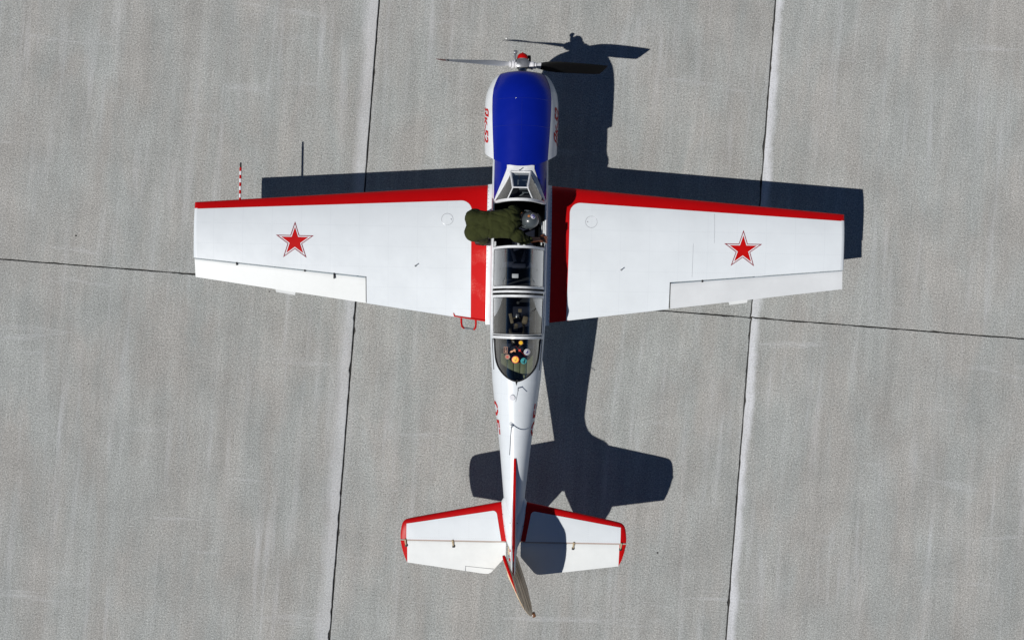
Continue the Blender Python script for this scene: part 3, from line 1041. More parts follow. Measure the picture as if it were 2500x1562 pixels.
# tail fairing between the tailplanes, fin and rudder
bm = bmesh.new()
rg = []
for y, w, zt in ((-2.48, .149, 1.60), (-2.56, .196, 1.60), (-2.7, .172, 1.66), (-2.9, .138, 1.68), (-3.06, .108, 1.67), (-3.14, .075, 1.65)):
    rg.append([Vector((w * math.sin(t), y, 1.50 + (zt - 1.5) * max(math.cos(t), -.5))) for t in [lerp(-math.pi / 2 - .4, math.pi / 2 + .4, i / 16) for i in range(17)]])
loft(bm, rg, closed=True, caps=True)
tailf = finish(bm, 'tail_fairing', WHITE2, fuselage, angle=50)
bm = bmesh.new()
for s in (-1, 1):
    for (x, y) in ((.17, -2.6), (.155, -2.7), (.13, -2.86), (.112, -3.0), (.06, -2.62), (.05, -2.8)):
        w, zt = interp([(-3.14, .075, 1.65), (-3.06, .108, 1.67), (-2.9, .138, 1.68), (-2.7, .172, 1.66), (-2.56, .196, 1.60)], y)
        ellipsoid(bm, (s * x, y, 1.5 + (zt - 1.5) * math.sqrt(max(0, 1 - (x / w) ** 2)) + .002), (.006, .006, .004), 6, 4)
tag(finish(bm, 'fairing_screws', BLACK, fuselage), kind='stuff')

FINLE = [(-1.90, 1.765), (-2.1, 1.79), (-2.3, 1.82), (-2.46, 1.865), (-2.58, 1.935), (-2.70, 2.05), (-2.82, 2.21), (-2.94, 2.38), (-3.04, 2.485), (-3.10, 2.52), (-3.2, 2.535), (-3.30, 2.54)]
HY0, HY1 = -3.24, -3.31           # hinge line, bottom and top
bm = bmesh.new()
rows = []
zs = [1.56, 1.64, 1.72, 1.765, 1.79, 1.82, 1.865, 1.935, 2.05, 2.21, 2.38, 2.44, 2.485, 2.52, 2.535]
inv = [(z, y) for y, z in FINLE]
for z in zs:
    ly = interp(inv, z)[0] if z >= 1.765 else -1.90
    hy = lerp(HY0, HY1, (z - 1.5) / 1.1)
    if z > 2.525: ly = -3.16
    ch = ly - hy
    tmax = min(.034, .036 * max(ch, .05) / .35) * (1 if z < 2.44 else .7)
    pr = [(0, 0), (.0, .25), (.03, .45), (.10, .62), (.25, .85), (.5, 1), (.8, .95), (1, .85)]
    if ch > .6: pr = [(0, 0), (.0, .42), (.02, .52), (.12, .55), (.35, .7), (.6, .95), (.8, .98), (1, .85)]
    ring = [Vector((tmax * q, ly - c * ch, z)) for c, q in pr] + [Vector((-tmax * q, ly - c * ch, z)) for c, q in reversed(pr[1:])]
    rows.append(ring)
NF = len(rows[0])
def finm(i, k):
    return 1 if (k < 3 or k >= NF - 3) and i >= 2 else 0
loft(bm, rows, True, True, finm)
fin = finish(bm, 'fin', [WHITE2, RED2], AIR, angle=50)

# rudder swung to starboard; the horn at its top reaches forward over the fin
rud = empty('rudder_pivot')
bpy.data.objects.remove(rud)
bm = bmesh.new()
RA = R(22)
TEt = [(1.42, -3.93), (1.56, -4.03), (1.76, -4.06), (1.95, -4.045), (2.14, -3.99), (2.33, -3.90), (2.48, -3.80), (2.59, -3.70), (2.67, -3.60), (2.72, -3.50)]
def rud_le(z):
    if z < 2.55: return lerp(HY0, HY1, (z - 1.5) / 1.1) - .012
    return interp([(2.55, -3.015), (2.575, -3.02), (2.61, -3.10), (2.65, -3.20), (2.69, -3.33), (2.72, -3.43)], z)[0]
zs = [1.42]
z = 1.42
while z < 2.54:
    z += .0235; zs.append(z)
zs = [q for q in zs if q < 2.546] + [2.547, 2.552, 2.575, 2.61, 2.65, 2.69, 2.72]
rows = []
for z in zs:
    le_, te_ = rud_le(z), interp(TEt, z)[0]
    hy = lerp(HY0, HY1, (min(z, 2.55) - 1.5) / 1.1)
    ch = le_ - te_
    rib = .015 * (0.5 + .5 * math.cos((z - 1.42) * 2 * math.pi / .155)) ** 4
    tm = (.030 if z < 2.54 else .026 * math.sqrt(max(.05, 1 - ((z - 2.54) / .185) ** 2)))
    pr = [(0, .0), (.0, .55), (.04, .85), (.15, 1), (.35, .8), (.6, .5), (.85, .2), (1, .06)]
    def P_(c, q, s):
        rb = rib * (1 if .05 < c < .97 else 0)
        return Vector((s * (tm * q + rb), le_ - c * ch - hy, z))
    ring = [P_(c, q, 1) for c, q in pr] + [P_(c, q, -1) for c, q in reversed(pr[1:])]
    out = []
    for v in ring:
        w = v.copy(); w.rotate(Matrix.Rotation(RA, 3, 'Z'))
        out.append(w + Vector((-.022, hy, 0)))
    rows.append(out)
NF2 = len(rows[0])
def rudm(i, k):
    z = zs[i]
    if z >= 2.549 and (k < 2 or k >= NF2 - 2): return 1
    if z >= 2.549: return 0
    return 2 if math.cos((z + .012 - 1.42) * 2 * math.pi / .155) > .72 and 2 <= k < NF2 - 2 else 0
RUD_RIBSHADE = paint('rudder rib shade', (0.42, 0.27, 0.14), 0.35, dirt=0.1, spec=0.3)  # darker strips paint the relief shading of the ribs
RUD_BOUNCE = paint('rudder white dope with bounce tint', (0.86, 0.64, 0.40), 0.28, spec=0.5, dirt=0.08, scale=2.5)  # white dope with the warm light bounced off the ground painted in
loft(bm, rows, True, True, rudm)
rudder = finish(bm, 'rudder', [RUD_BOUNCE, RED2, RUD_RIBSHADE], AIR, angle=50)
# tail light on the rudder trailing edge
bm = bmesh.new()
v = Vector((0, -4.06 - HY0 - .03, 0)); v.rotate(Matrix.Rotation(RA, 3, 'Z'))
bevbox(bm, v + Vector((-.022, HY0, 1.76)), (.05, .06, .09), .012, 0, Matrix.Rotation(RA, 3, 'Z'))
finish(bm, 'tail_light', BROWN, rudder)
# rudder lower fairing end of the fuselage in red
for (yy, zz, hw) in ((-3.20, 1.56, .05), (-3.345, 1.49, .055)):
    bm = bmesh.new()
    tube(bm, [(-hw, yy, zz), (hw - .02, yy, zz)], .022, 10)
    finish(bm, 'tail_bumper', RED2, fuselage)
bm = bmesh.new()
bevbox(bm, (-.01, -3.22, 1.44), (.13, .14, .08), .02)
finish(bm, 'tail_end', TAN, fuselage)

# ---- antennas
bm = bmesh.new()
b0 = fus(-1.435, -.20)
ellipsoid(bm, b0, (.035, .045, .014), 14, 8)
tube(bm, [b0, b0 + Vector((0, -.02, .05))], [.022, .012], 10)
p0 = b0 + Vector((0, -.02, .05))
tube(bm, [p0, p0 + Vector((-.01, -.14, .17)), p0 + Vector((-.015, -.25, .31)), p0 + Vector((-.02, -.33, .40))], [.007, .0055, .005, .0045], 8, mat=1)
finish(bm, 'whip_antenna', [WHITE2, STEEL], fuselage)
bm = bmesh.new()
b0 = fus(-.925, .06)
tube(bm, [b0, b0 + Vector((0, -.03, .09))], [.008, .008], 8)
tube(bm, [b0 + Vector((0, -.03, .09)), b0 + Vector((-.03, -.17, .22))], [.004, .003], 6)
finish(bm, 'wire_antenna', STEEL, fuselage)
bm = bmesh.new()
b0 = fus(-1.06, -.16)
tube(bm, [b0 - Vector((0, 0, .01)), b0 + Vector((0, 0, .012)), b0 + Vector((0, 0, .018))], [.042, .042, .034], 18)
finish(bm, 'puck_antenna', STWHITE, fuselage)
bm = bmesh.new()
b0 = fus(2.02, -.02)
tube(bm, [b0, b0 + Vector((0, 0, .10))], .0065, 8)
finish(bm, 'gear_indicator_pin', STEEL, fuselage)

# ---- canopy section
def _profile():
    """crown of small radius, a soft shoulder, then steep nearly straight sides; normalised, apex first"""
    pts = [(0.2 * math.sin(R(a)), 0.2 * (1 - math.cos(R(a)))) for a in (0, 6, 12, 18, 24, 30, 36, 42, 47, 50)]
    x, d = pts[-1]
    n = 14
    for i in range(n):
        sl = lerp(55, 76, (i + .5) / n)
        dx = (.345 - .1532) / n
        x += dx; d += dx * math.tan(R(sl)); pts.append((x, d))
    X, D = pts[-1]
    pts = [(a / X, b / D) for a, b in pts]
    L = [0]
    for a, b in zip(pts, pts[1:]): L.append(L[-1] + math.hypot(b[0] - a[0], (b[1] - a[1]) * 1.3))
    return [(l / L[-1], p[0], p[1]) for l, p in zip(L, pts)]
CPROF = _profile()
CANW = [(-.22, .344, 1.65, 2.045), (.3, .356, 1.64, 2.075), (1.0, .358, 1.64, 2.085), (1.625, .360, 1.655, 2.09)]
RTOP = [(-.842, 1.838), (-.78, 1.868), (-.70, 1.906), (-.6, 1.952), (-.5, 1.98), (-.4, 2.008), (-.3, 2.033), (-.22, 2.045)]
def can_dims(y):
    if y < -.25:
        w = max(opening(y) + .004, .012)
        z = fus(y, fus_t(y, w)).z + .004
        return w, z, max(interp(RTOP, y)[0], z + .001)
    return interp(CANW, y)
def can(y, u, off=0.0):
    """u: -1 (port sill) .. 1 (starboard sill)"""
    w, zs_, zt = can_dims(y)
    xn, dn = interp(CPROF, abs(u))
    return Vector((math.copysign((w + off) * xn, u), y, zs_ + (zt - zs_ + off) * (1 - dn)))
def hoop(bm, y, w=.016, off=0.006, h=.012, mat=0, u0=-1, u1=1, n=36):
    rg = []
    for i in range(n + 1):
        u = lerp(u0, u1, i / n)
        rg.append([can(y + dy, u, do) for dy, do in ((-w, -h), (-w, off), (w, off), (w, -h))])
    loft(bm, rg, True, True, lambda i, k: mat)
def glass(y0, y1, name, parent, n=14, m=44, off=0.0):
    bm = bmesh.new()
    rg = [[can(lerp(y0, y1, i / n), lerp(-1, 1, k / m), off) for k in range(m + 1)] for i in range(n + 1)]
    loft(bm, rg, closed=False, caps=False)
    o = finish(bm, name, GLASS, parent, angle=80, fix=False)
    # outward normals
    me = o.data
    b2 = bmesh.new(); b2.from_mesh(me)
    b2.faces.ensure_lookup_table()
    f = b2.faces[len(b2.faces) // 2]
    if f.normal.z < 0: bmesh.ops.reverse_faces(b2, faces=b2.faces)
    b2.to_mesh(me); b2.free()
    me.shade_smooth()
    return o
def rails(bm, y0, y1, off=.006):
    for s in (-1, 1):
        rg = []
        for i in range(13):
            y = lerp(y0, y1, i / 12)
            rg.append([can(y, s * 1.0, off) + Vector((s * .004, 0, -.02)), can(y, s * .93, off), can(y, s * .93, -.012), can(y, s * 1.0, -.012) + Vector((0, 0, -.02))])
        loft(bm, rg)
for (y0, y1, lab) in ((.995, .425, 'front sliding canopy pushed back'), (.335, -.215, 'rear sliding canopy, closed')):
    bm = bmesh.new()
    hoop(bm, y0 - .014, .016); hoop(bm, y1 + .014, .014 if y1 > 0 else .005)
    rails(bm, y0 - .03, y1 + .03)
    cf = finish(bm, 'canopy', FRAME, AIR, angle=35)
    cf['label'] = lab
    glass(y0 - .02, y1 + .02, 'canopy_glass', cf)
    # thin dark seal line inside the frame
    bm = bmesh.new()
    lp = [can(lerp(y0 - .05, y1 + .05, i / 10), -.905, .002) for i in range(11)] + [can(y1 + .038, u, .002) for u in [lerp(-.89, .89, i / 30) for i in range(31)]] + \
         [can(lerp(y1 + .05, y0 - .05, i / 10), .905, .002) for i in range(11)] + [can(y0 - .038, u, .002) for u in [lerp(.89, -.89, i / 30) for i in range(31)]]
    tube(bm, lp + [lp[0]], .0028, 5)
    finish(bm, 'glass_seal', BLACK, cf)
bm = bmesh.new(); hoop(bm, .381, .014, .012, .03)
arch = finish(bm, 'centre_arch', FRAME, AIR)
bm = bmesh.new(); hoop(bm, -.238, .018, .012, .02)
rearf = finish(bm, 'rear_glazing', FRAME, AIR)
rgl = glass(-.255, -.838, 'rear_glass', rearf, 22, 40, -.004)
# black seal round the rear glass
bm = bmesh.new()
pts = []
for i in range(61):
    y = lerp(-.262, -.8345, math.sin(i / 60 * math.pi / 2))
    pts.append(fus(y, -fus_t(y, max(opening(y), 1e-3)), .004))
pts2 = [Vector((-p.x, p.y, p.z)) for p in reversed(pts)]
tube(bm, pts + pts2[1:], .009, 6)
finish(bm, 'glass_seal', BLACK, rearf)

# stickers on the rear glass
def gl_at(x, y):
    """u on the canopy section for a given x"""
    return math.copysign(interp([(a, l) for l, a, d_ in CPROF], min(abs(x) / can_dims(y)[0], 1))[0], x)
def ssurf(cx, cy, off): return lambda u, v: can(cy + v, gl_at(cx + u, cy + v), off)
def disc(r, n=24, e=1.0): return [[(r * math.cos(2 * math.pi * i / n), e * r * math.sin(2 * math.pi * i / n)) for i in range(n)]]
def sticker(name, cx, cy, layers):
    bm = bmesh.new()
    for j, (polys, mi) in enumerate(layers):
        b2 = bmesh.new()
        for lp in polys:
            b2.faces.new([b2.verts.new((p[0], p[1], 0)) for p in lp])
        bmesh.ops.triangulate(b2, faces=b2.faces)
        for st_ in (-.03, 0, .03):
            for ax_ in (0, 1):
                co = [0, 0, 0]; no = [0, 0, 0]; co[ax_] = st_; no[ax_] = 1
                bmesh.ops.bisect_plane(b2, geom=list(b2.verts) + list(b2.edges) + list(b2.faces), plane_co=co, plane_no=no)
        f_ = ssurf(cx, cy, .001 + .0012 * j)
        for v in b2.verts: v.co = f_(v.co.x, v.co.y)
        for f in b2.faces: f.material_index = mi
        merge_bm(bm, b2)
    return finish(bm, name, [STWHITE, YELLOW, STRED, TEAL, BLACK, FADED, PURPLE, ORANGE], rearf, smooth=False, fix=False)
sticker('sticker', -.022, -.535, [(disc(.050), 2), (disc(.041), 1), ([[(-.02, -.01), (.0, -.025), (.02, -.005), (.005, .0)], [(.0, .01), (.025, .012), (.012, .028)], [(-.028, .008), (-.012, .004), (-.018, .022)]], 7)])['label'] = 'round yellow sticker with red rim on the rear glass'
sticker('sticker', .090, -.552, [(disc(.042), 3), ([[(.002, -.036), (.012, -.03), (.026, .03), (.014, .03), (.004, .0)], [(-.03, -.012), (.0, -.02), (.004, -.008)]], 4)])['label'] = 'round teal sticker with a black mark on the rear glass'
sticker('sticker', .133, -.430, [(disc(.044), 0), (disc(.035), 5), (disc(.032), 0), ([[(-.02, -.012), (.0, -.02), (.018, .0), (.006, .02), (-.004, .004)]], 6)])['label'] = 'round white sticker with a blue emblem on the rear glass'
sticker('sticker', -.130, -.500, [(disc(.034), 5), ([[(-.02, -.01), (.015, -.014), (.008, .018)]], 2)])['label'] = 'faded red round sticker on the rear glass'
sticker('sticker', -.155, -.41, [([[(-.026, -.045), (-.02, -.045), (-.02, .045), (-.026, .045)], [(.02, -.045), (.026, -.045), (.026, .045), (.02, .045)], [(-.02, -.045), (.02, -.045), (.02, -.038), (-.02, -.038)], [(-.02, .038), (.02, .038), (.02, .045), (-.02, .045)], [(-.01, -.03), (.012, -.03), (.012, .0), (-.01, .004)], [(-.008, .012), (.006, .012), (.006, .03), (-.008, .03)]], 5)])['label'] = 'faded rectangular sticker on the rear glass'
sticker('sticker', -.055, -.415, [([[(-.045, -.022), (-.02, -.028), (.005, -.008), (.035, -.018), (.03, .02), (.012, .026), (.0, .006), (-.03, .0)]], 7)])['label'] = 'small orange sticker on the rear glass'
sticker('sticker', .032, -.408, [([[(-.014, -.014), (.016, -.016), (.012, .004), (.018, .018), (-.004, .012), (-.014, .016)]], 2)])['label'] = 'small red sticker on the rear glass'
sticker('sticker', .046, -.305, [(disc(.030), 7), (disc(.024), 1)])['label'] = 'small yellow sticker under the canopy hoop'

# ---- windshield
wsf = None
def ws_bottom(s):   # along the deck, front corner to rear hoop (starboard)
    x = lerp(.135, .335, s ** 1.15); y = lerp(2.005, 1.640, s)
    q = fus(y, fus_t(y, x), .02)
    z = q.z if s < .999 else q.z
    return Vector((x, y, max(z, 1.675) + .0))
B_ = Vector((.099, 1.772, 2.09))
def ws_top(s):
    A = ws_bottom(0)
    C = can(1.625, .30)
    if s < .55: return A.lerp(B_, s / .55)
    return B_.lerp(C, (s - .55) / .45)
C_ = can(1.625, .30)
def side_pane(s, v, sd):
    b, t = ws_bottom(s), ws_top(s)
    p = b.lerp(t, v)
    # rear edge follows the hoop
    u = lerp(.985, .30, v)
    hp = can(1.625, u)
    straight = ws_bottom(1).lerp(C_, v)
    p = p + (hp - straight) * s ** 2
    return Vector((sd * p.x, p.y, p.z))
bm = bmesh.new()
hoop(bm, 1.612, .018, .012, .03)
A_ = ws_bottom(0)
for sd in (-1, 1):
    f = lambda p: Vector((sd * p.x, p.y, p.z))
    tube(bm, [f(A_), f(B_)], .0155, 8)
    tube(bm, [f(B_), f(B_.lerp(C_, .5)), f(C_)], .0085, 8)
    tube(bm, [side_pane(i / 12, 0, sd) for i in range(13)], [.014] * 13, 8)
tube(bm, [Vector((-B_.x, B_.y, B_.z)), B_], .010, 8)
tube(bm, [Vector((-A_.x, A_.y, A_.z + .004)), Vector((A_.x, A_.y, A_.z + .004))], .016, 8)
# painted apron on the deck in front of and beside the glass
for sd in (-1, 1):
    rg = []
    for i in range(13):
        s = i / 12
        xo, yo = lerp(.184, .366, s ** 1.1), lerp(2.062, 1.628, s)
        yi = lerp(2.005, 1.64, s)
        xi = lerp(.12, .335, s ** 1.15)
        rg.append([Vector((sd * lerp(xi, xo, k / 4), lerp(yi, yo, k / 4), fus(lerp(yi, yo, k / 4), fus_t(lerp(yi, yo, k / 4), lerp(xi, xo, k / 4)), .007).z)) for k in range(5)])
    loft(bm, rg, closed=False, caps=False)
rg = []
for i in range(15):
    x = lerp(-.186, .186, i / 14)
    rg.append([Vector((x, y, fus(y, fus_t(y, x), .009).z)) for y in (2.10, 2.06, 2.0, 1.96)])
loft(bm, rg, closed=False, caps=False)
wsf = finish(bm, 'windshield', FRAME, AIR, angle=40)
def pane(name, grid):
    bm = bmesh.new()
    loft(bm, grid, closed=False, caps=False)
    me_ = finish(bm, name, GLASS, wsf, angle=80, fix=False)
    b2 = bmesh.new(); b2.from_mesh(me_.data); b2.faces.ensure_lookup_table()
    for f in b2.faces:
        c = f.calc_center_median() - Vector((0, 1.7, 1.5))
        if f.normal.dot(c) < 0: f.normal_flip()
    b2.to_mesh(me_.data); b2.free(); me_.data.shade_smooth()
    return me_
for sd in (-1, 1):
    pane('side_pane', [[side_pane(max(i / 16, .01), k / 8, sd) for k in range(9)] for i in range(17)])
m_ = lambda p: Vector((-p.x, p.y, p.z))
pane('front_pane', [[m_(A_).lerp(A_, k / 4).lerp(m_(B_).lerp(B_, k / 4), i / 4) for k in range(5)] for i in range(5)])
def roofp(i, k):
    q = k / 8
    a = m_(B_).lerp(B_, q); c = can(1.625, lerp(-.30, .30, q))
    return a.lerp(c, i / 6)
pane('roof_pane', [[roofp(i, k) for k in range(9)] for i in range(7)])

# ---- cockpit interior
bm = bmesh.new()
rg = []
for y in [lerp(2.0, -.85, i / 30) for i in range(31)]:
    t0 = fus_t(y, max(opening(y), .02))
    rg.append([fus(y, s_ * lerp(t0, R(115), k / 8), -.014) for s_, ks in ((-1, range(8, -1, -1)), (1, range(9))) for k in ks])
n_ = 9
for s_ in (0, 1):
    loft(bm, [r[s_ * n_:(s_ + 1) * n_] for r in rg], closed=False, caps=False)
finish(bm, 'cockpit_lining', DARKIN, AIR, smooth=True)
bm = bmesh.new()
rg = []
for y in (2.0, 1.62, 1.2, .8, .4, 0, -.3, -.5, -.86):
    w = min(interp(FUS, y)[0] - .045, .335)
    if y < -.4: w = min(w, interp(FUS, y)[0] - .06)
    zt = 1.655 if y <= 1.62 else 1.6
    if y < -.3: zt = 1.60
    rg.append([Vector((-w, y, zt)), Vector((-w, y, 1.4)), Vector((-w * .8, y, 1.10)), Vector((w * .8, y, 1.10)), Vector((w, y, 1.4)), Vector((w, y, zt))])
loft(bm, rg, closed=False, caps=False)
bm.faces.new([bm.verts.new(p) for p in rg[0]]); bm.faces.new([bm.verts.new(p) for p in rg[-1]])
tub = finish(bm, 'cockpit_tub', DARKIN, AIR, smooth=False)
def instrument_panel(y, z, tilt=12):
    bm = bmesh.new()
    bevbox(bm, (0, y, z), (.52, .05, .34), .02, 0, Matrix.Rotation(R(tilt), 3, 'X'))
    bevbox(bm, (0, y + .01, z + .19), (.46, .16, .025), .01, 0)
    o = finish(bm, 'instrument_panel', DARKIN, AIR)
    for (dx, dz, r) in ((-.2, .06, .045), (-.08, .07, .05), (.06, .07, .05), (.19, .06, .045), (-.14, -.06, .04), (0, -.06, .045), (.14, -.06, .04)):
        bm = bmesh.new()
        tube(bm, [(dx, y - .022, z + dz), (dx, y - .034, z + dz)], r, 16, mat=0)
        tube(bm, [(dx, y - .034, z + dz), (dx, y - .036, z + dz)], r * .86, 16, mat=1)
        finish(bm, 'gauge', [GREYIN, BLACK], o)
    return o
instrument_panel(1.70, 1.60)
instrument_panel(.47, 1.55)
# combining sight glass bracket under the windscreen
bm = bmesh.new()
bevbox(bm, (.03, 1.90, 1.865), (.13, .02, .02), .005); bevbox(bm, (-.03, 1.87, 1.86), (.02, .07, .02), .005)
bevbox(bm, (.085, 1.87, 1.86), (.016, .06, .02), .005); bevbox(bm, (.04, 1.79, 1.85), (.12, .04, .03), .008)
finish(bm, 'coaming_bracket', GREYIN, AIR)
bm = bmesh.new()
tube(bm, [(-.02, 1.66, 2.0), (.05, 1.70, 2.03)], .009, 6); bevbox(bm, (.07, 1.71, 2.035), (.09, .018, .035), .006)
finish(bm, 'mirror', GREYIN, AIR)
def seat(y, smat, name='seat'):
    bm = bmesh.new()
    bevbox(bm, (0, y, 1.20), (.46, .44, .10), .03)
    bevbox(bm, (0, y - .27, 1.46), (.46, .09, .60), .03, 0, Matrix.Rotation(R(14), 3, 'X'))
    bevbox(bm, (0, y - .36, 1.79), (.20, .07, .12), .025)
    o = finish(bm, name, SEATC, AIR)
    for s in (-1, 1):
        bm = bmesh.new()
        tube(bm, [(s * .05, y - .30, 1.78), (s * .08, y - .20, 1.70), (s * .10, y - .12, 1.50), (s * .07, y + .02, 1.27), (0, y + .08, 1.27)], .022, 8, flat=.25)
        finish(bm, 'harness_strap', smat, o)
    bm = bmesh.new()
    bevbox(bm, (0, y + .08, 1.275), (.05, .05, .02), .006)
    finish(bm, 'buckle', METAL, o)
    return o
seat(1.10, SEATC)['label'] = 'front pilot seat'
seat(-.02, STRAP)['label'] = 'rear seat with tan harness'
for yy in (1.38, .26):
    bm = bmesh.new()
    tube(bm, [(0, yy, 1.05), (0, yy + .02, 1.3), (0, yy - .02, 1.48)], [.014, .012, .02], 8)
    finish(bm, 'control_stick', BLACK, AIR)
# pale side rails and levers on the starboard wall
for c_, d_ in (((.336, 1.22, 1.635), (.022, .30, .03)), ((.310, 1.20, 1.58), (.018, .32, .03)), ((-.332, 1.03, 1.635), (.03, .10, .03)), ((-.01, 1.03, 1.80), (.03, .05, .02)), ((.07, 1.03, 1.80), (.04, .05, .02))):
    bm = bmesh.new(); bevbox(bm, c_, d_, .006)
    finish(bm, 'side_rail', WHITE2, tub)
# white knob box seen through the front canopy and loose papers
bm = bmesh.new()
bevbox(bm, (-.045, .60, 1.83), (.09, .06, .02), .01)
finish(bm, 'white_pad', STWHITE, tub)
# bits of harness hardware in the rear cockpit
bm = bmesh.new()
bevbox(bm, (-.09, .02, 1.72), (.045, .14, .02), .01, 0, Matrix.Rotation(R(14), 3, 'Z'))
bevbox(bm, (.10, .0, 1.72), (.075, .11, .03), .02, 0, Matrix.Rotation(R(-12), 3, 'Z'))
bevbox(bm, (.03, .13, 1.70), (.05, .05, .02), .01)
bevbox(bm, (-.02, -.10, 1.74), (.05, .10, .02), .01, 0, Matrix.Rotation(R(-8), 3, 'Z'))
tag(finish(bm, 'harness_fitting', STRAP, tub), kind='stuff')
# shelf of olive boards behind the rear seat
bm = bmesh.new()
box(bm, (0, -.63, 1.62), (.46, .36, .01))
shelf = finish(bm, 'rear_shelf', DARKIN, AIR, smooth=False)
for i in range(5):
    x = -.18 + i * .09
    bm = bmesh.new()
    bevbox(bm, (x, -.635, 1.645), (.083, .34, .022), .004)
    finish(bm, 'shelf_board', OLIVE, shelf)
# interior shade modelled as a dark bundle lying on the shelf front
bm = bmesh.new()
b2 = bmesh.new()
bmesh.ops.create_uvsphere(b2, u_segments=36, v_segments=18, radius=1)
for v in b2.verts:
    p = v.co.copy()
    k = 1 + .22 * mnoise.noise(p * 2.3 + Vector((3, 1, 0))) + .1 * mnoise.noise(p * 6)
    v.co = Vector((p.x * .19 * k + .015, p.y * .17 * k - .42, 1.705 + p.z * .055 * k))
merge_bm(bm, b2)
lump = finish(bm, 'shade_lump', SHADEFILL, None, angle=80)
lump.matrix_world = AIR.matrix_world if False else lump.matrix_world
lump.location = (0.078, 0, 0); lump.rotation_euler = (0, 0, R(-1.1))
tag(lump, 'interior shade modelled as a dark bundle under the stickered rear glass of the airplane', 'cloth')
bm = bmesh.new()
tube(bm, [(-.13, -.475, 1.83), (.09, -.31, 1.98)], .0035, 5)
tube(bm, [(.17, -.55, 1.80), (-.02, -.35, 1.98)], .0035, 5, mat=1)
finish(bm, 'tie_cord', [STRAP, STRED], AIR)

# ---- landing gear
def wheel(bm, c, r, w):
    c = Vector(c)
    prof = [(.45, .5), (.72, .5), (.9, .46), (.98, .34), (1.0, .15), (1.0, -.15), (.98, -.34), (.9, -.46), (.72, -.5), (.45, -.5)]
    rg = []
    for k in range(28):
        a = 2 * math.pi * k / 28
        rg.append([c + Vector((w * q, r * p * math.cos(a), r * p * math.sin(a))) for p, q in prof])
    rg.append(rg[0])
    loft(bm, rg, True, False)
for (gx, gy, r, ztop, lab) in ((-1.36, 1.12, .25, .92, 'leg'), (1.36, 1.12, .25, .92, 'leg'), (0, 2.62, .20, 1.05, 'nose')):
    bm = bmesh.new()
    off = .0 if gx == 0 else -math.copysign(.11, gx)
    tube(bm, [(gx + off, gy, ztop), (gx + off, gy, .55)], .045, 14)
    tube(bm, [(gx + off, gy, .6), (gx + off, gy, r)], .03, 12, mat=1)
    tube(bm, [(gx + off, gy, r), (gx, gy, r)], .025, 10, mat=1)
    tube(bm, [(gx + off, gy - .3, ztop - .02), (gx + off, gy, .62)], .02, 8)
    if gx == 0:
        for s in (-1, 1): tube(bm, [(0, gy, .47), (s * .09, gy, .42), (s * .09, gy, r)], .018, 8)
        tube(bm, [(-.09, gy, r), (.09, gy, r)], .016, 8, mat=1)
    g = finish(bm, 'nose_gear' if gx == 0 else 'main_gear', [PALE, METAL], AIR)
    bm = bmesh.new(); wheel(bm, (gx, gy, r), r, .14 if gx else .12)
    finish(bm, 'tyre', RUBBER, g)
    bm = bmesh.new(); tube(bm, [(gx - .055, gy, r), (gx + .055, gy, r)], r * .5, 20)
    finish(bm, 'wheel_rim', METAL, g)

# ------------------------------------------------------------------ pilot leaning into the front cockpit
# coordinates in the airplane's frame; feet on the port walkway, body bent over the sill
PM = Matrix.Translation((0.078, 0, 0)) @ Matrix.Rotation(R(-1.1), 4, 'Z')
bm = bmesh.new()
ft = 1.145
hipL, hipR = Vector((-.595, 1.355, 1.99)), Vector((-.595, 1.165, 1.97))     # his left = forward
# seat
ellipsoid(bm, (-.606, 1.358, 1.99), (.142, .13, .165), 18, 12)
ellipsoid(bm, (-.598, 1.170, 1.975), (.150, .133, .17), 18, 12)
# trunk as one loft, hips to collar
TR = [(-.725, 1.265, 1.98, .08, .09), (-.69, 1.265, 1.99, .15, .13), (-.60, 1.265, 2.005, .19, .155), (-.54, 1.265, 2.02, .197, .16), (-.46, 1.268, 2.05, .188, .145), (-.38, 1.272, 2.08, .184, .132),
      (-.26, 1.280, 2.10, .192, .13), (-.14, 1.290, 2.10, .208, .13), (-.075, 1.300, 2.085, .203, .12), (-.035, 1.315, 2.06, .165, .10), (-.005, 1.33, 2.035, .10, .08), (.012, 1.34, 2.02, .07, .06)]
loft(bm, [[Vector((x, yc + ry * math.copysign(abs(math.cos(a)) ** .85, math.cos(a)), zc + rz * math.copysign(abs(math.sin(a)) ** .9, math.sin(a)))) for a in [2 * math.pi * k / 28 for k in range(28)]] for x, yc, zc, ry, rz in TR])
# arms: left into the cockpit, right to the far sill
capsule(bm, (-.10, 1.46, 2.06), (-.06, 1.50, 1.78), .085, .062)
capsule(bm, (-.06, 1.50, 1.78), (.06, 1.46, 1.52), .06, .045)
capsule(bm, (-.05, 1.145, 2.05), (.07, 1.085, 1.86), .095, .07)
capsule(bm, (.07, 1.085, 1.86), (.135, 1.095, 1.825), .07, .056)
# legs
for (hy, ky, fx, fy) in ((1.355, 1.38, -.60, 1.40), (1.165, 1.13, -.53, 1.10)):
    capsule(bm, (-.575, hy, 1.90), (-.505, ky, 1.56), .115, .082)
    capsule(bm, (-.505, ky, 1.56), (fx + .02, fy, 1.27), .08, .062)
body = finish(bm, 'person', SUIT, None, fix=True)
rm = body.modifiers.new('union', 'REMESH'); rm.mode = 'VOXEL'; rm.voxel_size = 0.012
sm = body.modifiers.new('soften', 'SMOOTH'); sm.iterations = 8; sm.factor = 0.5
bpy.context.view_layer.update()
dg = bpy.context.evaluated_depsgraph_get()
me2 = bpy.data.meshes.new_from_object(body.evaluated_get(dg))
body.modifiers.clear()
old = body.data; body.data = me2; bpy.data.meshes.remove(old)
me2.materials.clear(); me2.materials.append(SUIT)
